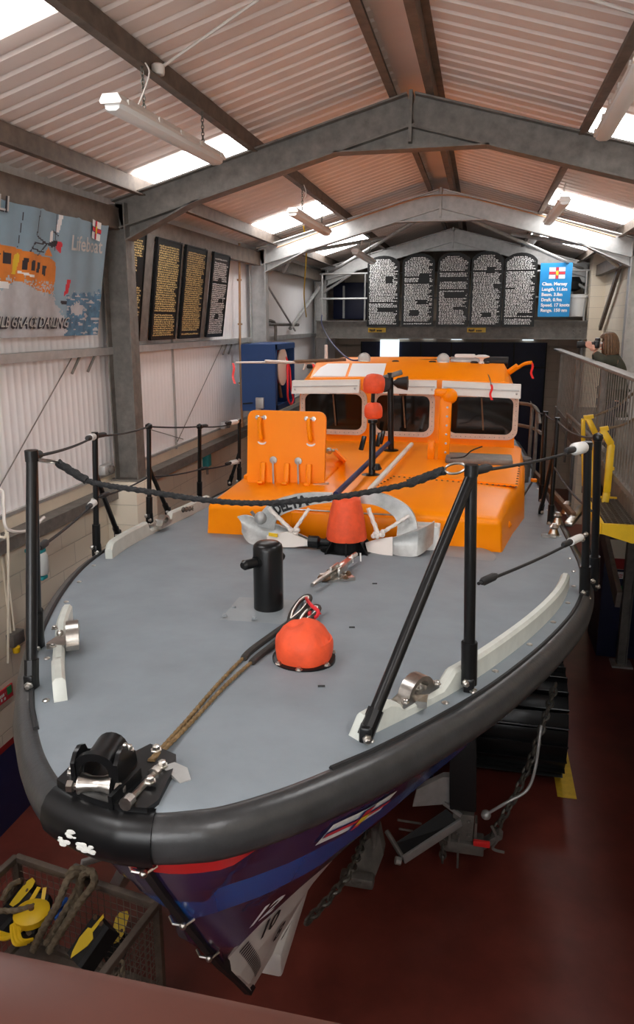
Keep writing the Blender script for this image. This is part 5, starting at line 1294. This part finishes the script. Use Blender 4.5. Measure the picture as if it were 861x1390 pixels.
def curved_plate(top, bot, par, bulge=.05, name='fluke', y=0):
    """curved blade between an upper and a lower edge, hollow towards the camera side"""
    top, bot = spline([V(p) for p in top], 4), spline([V(p) for p in bot], 4); n = 7; rg = []
    for a, b in zip(top, bot):
        f = [a.lerp(b, k / n) + V((0, bulge * math.sin(PI * k / n), 0)) for k in range(n + 1)]
        rg.append([p for p in f] + [p + V((0, .016, .004)) for p in f[::-1]])
    return MB().loft(rg).build(name, 'galv_anchor', par, smooth=60)
r = thing('deck_anchor', 'galvanised plough anchor on the left, lettered DELTA on its arched shank', 'anchor', (-0.861, 5.546, 2.600), 'anchors against the coachroof')
curved_plate([(-1.250, 5.700, 2.790), (-1.170, 5.700, 2.808), (-1.007, 5.640, 2.795), (-0.798, 5.580, 2.760), (-0.523, 5.500, 2.682)], [(-1.166, 5.560, 2.704), (-1.083, 5.500, 2.631), (-0.924, 5.480, 2.616), (-0.720, 5.470, 2.633), (-0.501, 5.460, 2.658)], r)
curved_plate([(-1.171, 5.780, 2.727), (-1.091, 5.780, 2.752), (-0.937, 5.750, 2.723), (-0.746, 5.720, 2.672), (-0.533, 5.600, 2.644)], [(-1.057, 5.560, 2.608), (-1.019, 5.540, 2.604), (-0.878, 5.540, 2.607), (-0.713, 5.540, 2.619), (-0.504, 5.500, 2.645)], r, .02)
plate([(-0.916, 5.460, 2.718), (-0.741, 5.460, 2.760), (-0.497, 5.440, 2.683), (-0.672, 5.430, 2.643), (-0.899, 5.440, 2.624)], 'lamp_plastic', 'fluke_plate', r)
shank([(-0.964, 5.620, 2.739), (-0.943, 5.620, 2.830), (-0.871, 5.620, 2.910), (-0.757, 5.620, 2.961), (-0.593, 5.620, 3.008), (-0.396, 5.620, 3.031)], [(0, .075), (.35, .07), (.7, .06), (1, .035)], r, True)
MB().ball((-1.008, 5.600, 2.825), .055, seg=12).build('pivot', 'galv_light', r)
MB().bar((-1.097, 5.620, 2.872), (-1.046, 5.620, 2.811), .02, .02).build('trip_lug', 'galv', r)
MB().box(V((-0.854, 5.440, 2.734)), (.075, .012, .028), R=Matrix.Rotation(.1, 3, 'Y')).build('tag', 'yellow', r)
r = thing('deck_anchor', 'galvanised plough anchor on the right with its scoop against a white tray', 'anchor', (0.179, 5.579, 2.600), 'anchors against the coachroof')
shank([(-0.171, 5.660, 3.033), (-0.038, 5.660, 3.028), (0.083, 5.660, 2.985), (0.174, 5.660, 2.917), (0.216, 5.620, 2.838), (0.224, 5.560, 2.745)], [(0, .045), (.4, .06), (.65, .075), (1, .085)], r)
curved_plate([(0.107, 5.500, 2.749), (0.183, 5.500, 2.778), (0.258, 5.500, 2.801), (0.320, 5.500, 2.829)], [(0.111, 5.440, 2.640), (0.187, 5.440, 2.627), (0.257, 5.440, 2.626), (0.320, 5.440, 2.637)], r, .03)
curved_plate([(0.315, 5.500, 2.829), (0.357, 5.540, 2.844), (0.399, 5.600, 2.855), (0.429, 5.660, 2.864)], [(0.314, 5.440, 2.636), (0.356, 5.480, 2.651), (0.390, 5.560, 2.664), (0.425, 5.640, 2.685)], r, .02)
plate([(-0.108, 5.520, 2.691), (-0.013, 5.520, 2.729), (0.113, 5.500, 2.761), (0.125, 5.430, 2.620), (-0.080, 5.460, 2.638)], 'lamp_plastic', 'fluke_plate', r)
plate([(0.107, 5.500, 2.749), (0.315, 5.500, 2.829), (0.429, 5.660, 2.864), (0.228, 5.700, 2.754)], 'galv_anchor', 'fluke', r, .012, (0, .2, -1))
MB().lathe([(.022, 0), (.022, .03)], (0.211, 5.600, 2.880), 12, R=Matrix.Rotation(PI / 2, 3, 'X')).build('pivot', 'galv_light', r)
c = V((0.342, 5.760, 2.782))
r = thing('white_tray', 'white moulded tray behind the right anchor against the coachroof', 'tray', (c.x, c.y, 2.6))
m = MB().ring(rrect(.26, .14, .03, 4), rrect(.22, .10, .025, 4), (c.x, c.y, 2.61), (1, 0, 0), (0, 1, 0), .20); m.box((c.x, c.y, 2.615), (.24, .12, .01)); m.build('body', 'white_plastic', r)
for a_, b_, c_, lb in (((-0.930, 5.580, 2.917), (-0.702, 5.500, 2.751), (-0.584, 5.580, 2.937), 'left'), ((-0.097, 5.580, 2.965), (0.001, 5.500, 2.772), (0.235, 5.580, 2.923), 'right')):
    m = MB().tube(resample([V(a_), V(b_)], .02), .018, 8, twist=(.2, .6)).tube(resample([V(c_), V(b_)], .02), .015, 8, twist=(.2, .6))
    for k in range(6): m.ball(V(b_) + V((random.uniform(-.04, .04), random.uniform(-.02, .0), random.uniform(-.02, .03))), .022, seg=8)
    tag(m.build('anchor_lashing', 'lamp_plastic'), 'pale rope lashing knotted over the %s anchor' % lb, 'lashing')

# ================================================================== CARRIAGE
car = thing('boat_carriage', 'dark steel launching carriage with crawler tracks under the lifeboat', 'carriage', (AX, 8, 0))
def crawler(xc, w=1.06, y0=6.45, y1=10.4, h=1.04):
    P = []; R_ = h / 2; L_ = y1 - y0 - h; n = 10
    for k in range(n): a = -PI / 2 - PI * k / n; P.append((y0 + R_ + R_ * math.cos(a), R_ + R_ * math.sin(a)))
    for k in range(13): P.append((y0 + R_ + L_ * k / 13, h))
    for k in range(n): a = PI / 2 - PI * k / n; P.append((y1 - R_ + R_ * math.cos(a), R_ + R_ * math.sin(a)))
    for k in range(13): P.append((y1 - R_ - L_ * k / 13, 0))
    tr_ = MB().loft([[V((xc + s, y, z)) for y, z in [(R_ + y0 + (y - R_ - y0) * .9 if 0 else y0 + h / 2 + (y - y0 - h / 2) * .93, h / 2 + (z - h / 2) * .86) for y, z in P]] for s in (-w * .42, w * .42)]).build('track_belt', 'black_matt', car)
    for i in range(len(P)):
        a, b = P[i], P[(i + 1) % len(P)]; d = V((0, b[0] - a[0], b[1] - a[1])); Ln = d.length
        up = V((1, 0, 0)).cross(d.normalized()); c = V((xc, (a[0] + b[0]) / 2, (a[1] + b[1]) / 2))
        if (c - V((xc, (y0 + y1) / 2, h / 2))).dot(up) < 0: up = -up
        m = MB(); x = V((1, 0, 0)); y = d.normalized()
        m.box(c - up * .03, (w, Ln * .9, .05), bev=.008, R=Matrix((x, y, x.cross(y))).transposed())
        m.box(c - up * .0 - y * Ln * .40, (w, .012, .07), R=Matrix((x, y, x.cross(y))).transposed())
        m.build('track_pad', 'black_paint', tr_)
    for y in (y0 + R_, (y0 + y1) / 2, y1 - R_):
        MB().lathe([(.30, -w * .44), (.36, -w * .43), (.36, w * .43), (.30, w * .44)], (xc, y, h / 2), 20, R=Matrix.Rotation(PI / 2, 3, 'Y')).lathe([(.06, -w * .47), (.10, -w * .46), (.10, w * .46), (.06, w * .47)], (xc, y, h / 2), 12, R=Matrix.Rotation(PI / 2, 3, 'Y')).build('track_wheel', 'black_matt', tr_)
crawler(1.25, .90); crawler(-1.88, .90)
m = MB()
for s in (-.42, .42): m.bar((AX + s, 5.9, .50), (AX + s, 11.4, .50), .14, .24, bev=.01)
for y in (6.0, 6.8, 8.4, 10.2): m.bar((AX - .8, y, .46), (AX + .8, y, .46), .14, .2, bev=.01)
for y in (7.2, 8.5, 9.8): m.bar((-2.0, y, .52), (1.4, y, .52), .12, .16, bev=.01)
m.build('frame', 'black_paint', car)
m = MB()
for y in (6.1, 7.4, 8.6, 9.8, 11.0): m.lathe([(.03, -.14), (.055, -.12), (.045, 0), (.055, .12), (.03, .14)], (AX, y, .70), 14, R=Matrix.Rotation(PI / 2, 3, 'Y')).box((AX, y, .62), (.36, .1, .06))
m.build('keel_roller', 'galv', car)
for s in (1, -1):
    pb, pt = V((0.760, 5.280, 0.603)), V((0.730, 5.280, 1.318)); sp = lambda p: V((p[0], p[1], p[2])) if s > 0 else V((2 * AX - p[0], p[1], p[2]))
    po = MB().bar(sp(pb), sp(pt), .21, .14, bev=.012, up=(0, 1, 0)).build('cradle_post', 'black_matt', car)
    c = sp(V((0.767, 5.260, 0.456))); m = MB().box(c, (.17, .10, .24), bev=.012).box(c + V((0, .0, -.17)), (.34, .16, .10), bev=.01).box(c + V((-.10 * s, -.03, -.08)), (.02, .12, .22)).box(c + V((.10 * s, -.03, -.02)), (.02, .1, .2))
    bolts(m, [c + V((dx_, -.05, dz_)) for dx_ in (-.05, .05) for dz_ in (-.06, .06)], .014, .015, (0, -1, 0)); m.bar(c + V((.12 * s, -.0, -.2)), c + V((.30 * s, -.02, -.02)), .1, .05, bev=.01).tube(spline([c + V((.22 * s, -.04, .05)), c + V((.27 * s, -.06, -.05)), c + V((.24 * s, -.06, -.14)), c + V((.33 * s, -.06, -.16))], 5), .012, 6)
    m.tube([c + V((-.03 * s, -.07, -.05)), c + V((-.03 * s, -.07, -.36))], .01, 6)
    br_ = m.build('post_bracket', 'galv', car)
    if s > 0: MB().box(V((0.915, 5.120, 0.408)), (.13, .03, .05), bev=.008).build('red_reflector', 'red_light', br_)
    ar = [V((0.359, 5.200, 0.589)), V((0.390, 5.200, 0.749)), V((0.592, 5.300, 0.826)), V((0.744, 5.300, 0.842)), V((0.754, 5.300, 0.615))]
    ar = [sp(p) for p in ar]; MB().add(ar + [p + V((0, .07, 0)) for p in ar], [list(range(5)), [5, 6, 7, 8, 9][::-1]] + [[i, (i + 1) % 5, (i + 1) % 5 + 5, i + 5] for i in range(5)]).build('support_arm', 'galv_light', car)
    st = [sp(V(p)) for p in ((0.236, 4.950, 0.416), (0.628, 5.250, 0.576), (0.749, 5.200, 0.512), (0.329, 4.850, 0.374))]
    stp = MB().add(st + [p - V((0, 0, .03)) for p in st], [[0, 1, 2, 3], [7, 6, 5, 4]] + [[i, (i + 1) % 4, (i + 1) % 4 + 4, i + 4] for i in range(4)]).build('step_plate', 'black_matt', car)
    MB().bar(st[3], st[2], .025, .07, bev=.005).bar(st[1] + V((-.02 * s, 0, .05)), st[2] + V((0, 0, .06)), .02, .03).tube([st[3] + V((-.02 * s, -.02, .0)), st[3] + V((-.06 * s, -.03, .01))], .03, 8).build('step_edge', 'galv_light', stp)
    MB().tube([sp(V((0.176, 5.000, 0.486))), sp(V((0.329, 4.850, 0.381)))], .02, 8).tube([sp(V((0.252, 5.100, 0.524))), sp(V((0.434, 5.200, 0.445)))], .01, 6).tube([sp(V((0.266, 5.100, 0.445))), sp(V((0.368, 5.150, 0.404)))], .01, 6).build('step_stay', 'galv', stp)
    q = [sp(V(p)) for p in ((-0.056, 4.750, 0.234), (0.107, 4.700, 0.229), (0.180, 4.800, 0.434), (0.124, 4.900, 0.554), (-0.030, 4.900, 0.381))]
    bb_ = MB().add(q + [p + V((0, .12, 0)) for p in q], [list(range(5)), [9, 8, 7, 6, 5]] + [[i, (i + 1) % 5, (i + 1) % 5 + 5, i + 5] for i in range(5)]).tube([q[3] + V((-.03 * s, -.04, .04)), q[3] + V((-.03 * s, -.04, -.25))], .022, 8).box(q[0].lerp(q[1], .3) + V((0, -.03, .03)), (.26, .1, .09), bev=.02)
    bolts(bb_, [q[0].lerp(q[1], .3) + V((dx_, -.08, .03)) for dx_ in (-.04, .03)], .016, .012, (0, -1, 0)); bb_.build('bow_bracket', 'galv', car)
m = chain(MB(), [(-0.251, 4.050, 0.431), (-0.144, 4.250, 0.450), (-0.031, 4.500, 0.483), (-0.005, 4.850, 0.426), (0.023, 5.050, 0.408)], .085, .013)
tag(m.build('bow_chain', 'chain_steel'), 'heavy rusty chain hanging beside the white keel at the bow', 'chain')
m = chain(MB(), [(0.997, 5.250, 0.388), (1.075, 5.350, 0.481), (1.174, 5.450, 0.643), (1.296, 5.600, 0.901), (1.415, 5.850, 1.176), (1.500, 6.100, 1.327)], .085, .012)
tag(m.build('lashing_chain', 'chain_steel'), 'long steel chain rising from the carriage bracket past the crawler track', 'chain')
m = chain(MB(), [(0.618, 5.100, 0.405), (0.619, 5.100, 0.229)], .075, .011); tag(m.build('short_chain', 'chain_steel'), 'short chain end dangling under the carriage step', 'chain')
m = MB().tube(spline([(0.945, 5.200, 0.619), (1.102, 5.200, 0.756), (1.244, 5.250, 0.848), (1.298, 5.300, 1.017), (1.319, 5.350, 1.258), (1.330, 5.400, 1.326)], 6), .012, 8); m.ball((0.940, 5.200, 0.611), .04, seg=12)
m.build('release_lever', 'galv_light', car)
# parts of the carriage drawbar seen left of the stem
m = MB().bar(V((-1.713, 4.132, 0.350)), V((-1.493, 3.977, 0.750)), .09, .09, bev=.01).bar(V((-1.493, 3.977, 0.750)), V((-1.594, 4.446, 0.200)), .05, .05).bar(V((-1.751, 3.770, 0.850)), V((-1.630, 3.944, 0.800)), .03, .05, bev=.01)
m.build('drawbar', 'galv_light', car)

# ================================================================== CRATE OF GEAR
ZC = .8
A = V((-2.254, 3.775, 0.800)); B = V((-1.123, 3.603, 0.800)); u = (B - A).normalized(); w_ = (B - A).length; v = V((u.y, -u.x, 0)); dp = .95
zb = .14
crate = thing('mesh_crate', 'steel mesh crate full of ropes and black chocks on the floor by the bow', 'crate', A + u * w_ / 2 + v * dp / 2 - V((0, 0, ZC)))
def cr(a, b, z): return V((A.x, A.y, 0)) + u * a + v * b + V((0, 0, z))
m = MB()
cs = [(0, 0), (w_, 0), (w_, dp), (0, dp)]
for z in (zb, ZC):
    for i in range(4): m.bar(cr(*cs[i], z), cr(*cs[(i + 1) % 4], z), .045, .045, bev=.006)
for c in cs: m.bar(cr(*c, 0), cr(*c, ZC), .045, .045, up=(1, 0, 0))
m.build('frame', 'steel_brown', crate)
MB().box(cr(w_ / 2, dp / 2, zb), (1, 1, .01), R=Matrix.Identity(3)).v
flo = MB(); pts = [cr(a, b, zb - .01) for a, b in cs]; flo.add(pts + [p - V((0, 0, .01)) for p in pts], [[0, 1, 2, 3], [7, 6, 5, 4]] + [[i, (i + 1) % 4, (i + 1) % 4 + 4, i + 4] for i in range(4)]).build('base', 'steel_brown', crate)
for i in range(4):
    a, b = cs[i], cs[(i + 1) % 4]; P0, P1 = cr(*a, zb), cr(*b, zb); Ln = (P1 - P0).length; m = MB(); n = int(Ln / .05)
    for k in range(1, n): p = P0.lerp(P1, k / n); m.tube([p, p + V((0, 0, ZC - zb))], .0028, 4, caps=False)
    for k in range(1, 13): z = (ZC - zb) * k / 13; m.tube([P0 + V((0, 0, z)), P1 + V((0, 0, z))], .0028, 4, caps=False)
    m.build('wire_mesh', 'steel_brown', crate)
MB().bar(cr(.48 * w_, 0, ZC - .02), cr(.48 * w_, 0, ZC + .04), .1, .04).tube([cr(.42 * w_, -.02, ZC + .05), cr(.56 * w_, -.02, ZC + .05)], .03, 8).build('handle', 'galv', crate)
def chock(a, b, lab, l=.52, w=.17, mk=True, hh=.14):
    a, b = V(a), V(b); d = (b - a).normalized(); x = d.cross(V((0, 0, 1))).normalized(); z = x.cross(d); c = (a + b) / 2; l = (b - a).length
    r = thing('wheel_chock', lab, 'chock', c, 'black chocks in the mesh crate')
    MB().loft([[a + x * q[0] + z * q[1] for q in ((-w / 2, -hh), (w / 2, -hh), (w / 2, -.02), (w / 2 - .02, 0), (-w / 2 + .02, 0), (-w / 2, -.02))], [b + x * q[0] + z * q[1] for q in ((-w / 2, -hh), (w / 2, -hh), (w / 2, -.02), (w / 2 - .02, 0), (-w / 2 + .02, 0), (-w / 2, -.02))]]).build('body', 'black_matt', r)
    P = lambda s, t: c + d * s + x * t + z * .003
    if mk == 'arrow': arr = [(.16, .0), (.15, .022), (.05, .015), (.03, .05), (-.02, .045), (-.13, -.01), (-.10, -.03), (-.02, -.05), (.05, -.04), (.06, -.012)]
    else: arr = [(.20, .03), (.17, .05), (.05, .05), (-.0, .03), (-.02, -.02), (.06, -.035), (.15, -.04), (.19, -.02)]
    k = len(arr); pts = [P(*q) for q in arr]
    MB().add(pts + [p + z * .003 for p in pts], [list(range(k))[::-1], [i + k for i in range(k)]] + [[i, (i + 1) % k, (i + 1) % k + k, i + k] for i in range(k)]).build('yellow_mark', 'yellow_print', r)
    bolts(MB(), [P(l * .46, -.04), P(l * .46, .03)], .012, .006, z).build('bolt_hole', 'rust', r)
chock((-1.581, 3.336, 0.550), (-1.477, 3.512, 0.700), 'black chock with a yellow arrow mark at the right of the mesh crate', mk='arrow')
chock((-2.257, 3.527, 0.500), (-2.108, 3.678, 0.680), 'black chock with a yellow patch at its upper end at the left of the crate', mk='blob')
chock((-1.509, 3.655, 0.280), (-1.526, 3.798, 0.340), 'low black chock beside the right end mesh of the crate', w=.12, mk='blob')
c0, c1 = V((-1.967, 3.438, 0.520)), V((-1.995, 3.685, 0.620)); d = (c1 - c0).normalized(); x = d.cross(V((0, 0, 1))).normalized()
r = thing('yellow_pulley', 'yellow and black pulley block lying in the middle of the mesh crate', 'pulley', c0)
MB().bar(c0, c1, .13, .12, bev=.03).build('body', 'black_matt', r)
cc = c0.lerp(c1, .32) + V((0, 0, .05)); MB().lathe([(.10, 0), (.115, .01), (.115, .05), (.09, .065), (.03, .07), (.0001, .07)], cc, 20).build('cheek', 'yellow', r)
m = MB().bar(c0.lerp(c1, .62) + V((0, 0, .065)) - x * .05, c1 + V((0, 0, .065)) - x * .03, .03, .008).bar(c0.lerp(c1, .7) + V((0, 0, .065)) + x * .03, c1 + V((0, 0, .065)) + x * .01, .025, .008); m.build('strap_mark', 'yellow', r)
MB().lathe([(.018, 0), (.018, .02)], cc + V((0, 0, .07)), 10).build('axle', 'rust', r)
P = [(-2.160, 3.389, 0.560), (-2.048, 3.370, 0.580), (-1.985, 3.400, 0.620), (-2.032, 3.416, 0.640), (-1.958, 3.335, 0.600), (-1.912, 3.386, 0.560)]
m = MB()
pp_ = spline(P, 6)
for q in (-.018, .0, .018): m.tube([p + V((q * .6, q, 0)) for p in pp_], .012, 6)
tag(m.build('yellow_strap', 'yellow'), 'bright yellow webbing strap folded at the left of the mesh crate', 'strap')
def rope_loop(P, rad, mt, name, lb, cat='rope'):
    m = MB().tube(resample(spline([V(p) for p in P], 10), .012), rad, 8, twist=(.14, .5)); tag(m.build(name, mt), lb, cat, None)
rope_loop([(-1.890, 3.384, 0.500), (-1.815, 3.396, 0.660), (-1.715, 3.426, 0.840), (-1.688, 3.525, 0.950), (-1.658, 3.594, 0.930), (-1.689, 3.621, 0.800), (-1.730, 3.516, 0.700), (-1.805, 3.397, 0.550)], .024, 'rope_brown', 'rope', 'left brown rope looped over the back rim of the crate')
rope_loop([(-1.774, 3.378, 0.520), (-1.685, 3.440, 0.680), (-1.611, 3.506, 0.800), (-1.529, 3.551, 0.920), (-1.564, 3.599, 0.960), (-1.624, 3.583, 0.940), (-1.650, 3.575, 0.820), (-1.680, 3.503, 0.700), (-1.728, 3.432, 0.600)], .024, 'rope_brown', 'rope', 'right brown rope looped over the back rim of the crate')
rope_loop([(-1.766, 3.632, 0.860), (-1.740, 3.657, 0.900), (-1.664, 3.674, 0.900), (-1.615, 3.669, 0.880)], .022, 'rope_brown', 'rope', 'short rope turn hitched on the back rim of the crate')
rope_loop([(-1.920, 3.603, 0.500), (-1.874, 3.605, 0.600), (-1.834, 3.675, 0.620), (-1.833, 3.688, 0.580), (-1.857, 3.588, 0.550)], .022, 'rope_blue', 'rope', 'blue rope bundle between the brown ropes in the crate')
rope_loop([(-2.196, 3.468, 0.660), (-2.068, 3.474, 0.680), (-1.987, 3.552, 0.660), (-2.080, 3.559, 0.600), (-1.988, 3.457, 0.600), (-1.937, 3.439, 0.560)], .018, 'rope_brown', 'rope', 'thin brown rope lying across the left chock in the crate')
rope_loop([(-2.249, 3.589, 0.620), (-2.231, 3.644, 0.680), (-2.180, 3.686, 0.700), (-2.263, 3.742, 0.600), (-2.255, 3.626, 0.550)], .018, 'rope_brown', 'rope', 'brown rope coil behind the left chock against the crate mesh')
pts = []
for k in range(40):
    a = k * .5; pts.append(cr(w_ - .14 + .07 * math.cos(a) * (1 + .1 * math.sin(k)), .42 + .22 * math.sin(a), .30 + .006 * k))
rope_loop(pts, .012, 'rope_brown', 'rope', 'loose coil of thin rope in the right end of the crate')
# ================================================================== FLOOR LINE, NEAR RAIL
p = [(1.640, 6.446, 0.004), (1.816, 6.463, 0.004), (1.827, 7.528, 0.004), (1.764, 7.514, 0.004)]
xa, xb = p[0][0], p[1][0]
struct(MB().box(((xa + xb) / 2, 8.6, .003), (xb - xa, 2 * (8.6 - p[0][1]), .005)).build('floor_line', 'yellow_line'))
q = V((0.413, 0.413, 3.950))
r = thing('viewing_rail', 'reddish wooden top rail of the viewing gallery at the bottom left', 'railing', (0, q.y, 3.9))
MB().box((0, q.y - .05, 3.925), (6.2, .10, .05), bev=.012).build('handrail', 'wood_rail', r)
for k in range(5): MB().box((-3.0 + k * 1.5, q.y - .05, 3.38), (.05, .05, 1.04)).build('post', 'wood_rail', r)
MB().box((0, q.y - .05, 3.0), (6.2, .04, .08)).build('lower_rail', 'wood_rail', r)
struct(MB().box((0, -1.9, 2.84), (6.3, 4.2, .12)).build('gallery_floor_near', 'grating'))

# ================================================================== LIGHT, CAMERA
wd = bpy.data.worlds.new('World'); SC.world = wd; wd.use_nodes = True
wd.node_tree.nodes['Background'].inputs[0].default_value = (.8, .88, 1, 1); wd.node_tree.nodes['Background'].inputs[1].default_value = .2
cam = bpy.data.cameras.new('Camera'); co_ = bpy.data.objects.new('Camera', cam); COL.objects.link(co_)
psi, pit = math.radians(12.618), math.radians(12.262)
co_.location = (.73, 0, 4.43); co_.rotation_euler = (PI / 2 - pit, 0, psi)
cam.sensor_fit = 'VERTICAL'; cam.sensor_height = 36; cam.sensor_width = 36; cam.lens = 980 / 1390 * 36; cam.shift_y = -45 / 1390
cam.clip_start = .05
SC.camera = co_
SC.view_settings.view_transform = 'Standard'; SC.view_settings.look = 'None'; SC.view_settings.gamma = 1; SC.view_settings.use_curve_mapping = False
SC.view_settings.exposure = 0.65
SC.cycles.use_denoising = True; SC.cycles.max_bounces = 8; SC.cycles.diffuse_bounces = 5; SC.cycles.glossy_bounces = 3
SC.cycles.sample_clamp_indirect = 6
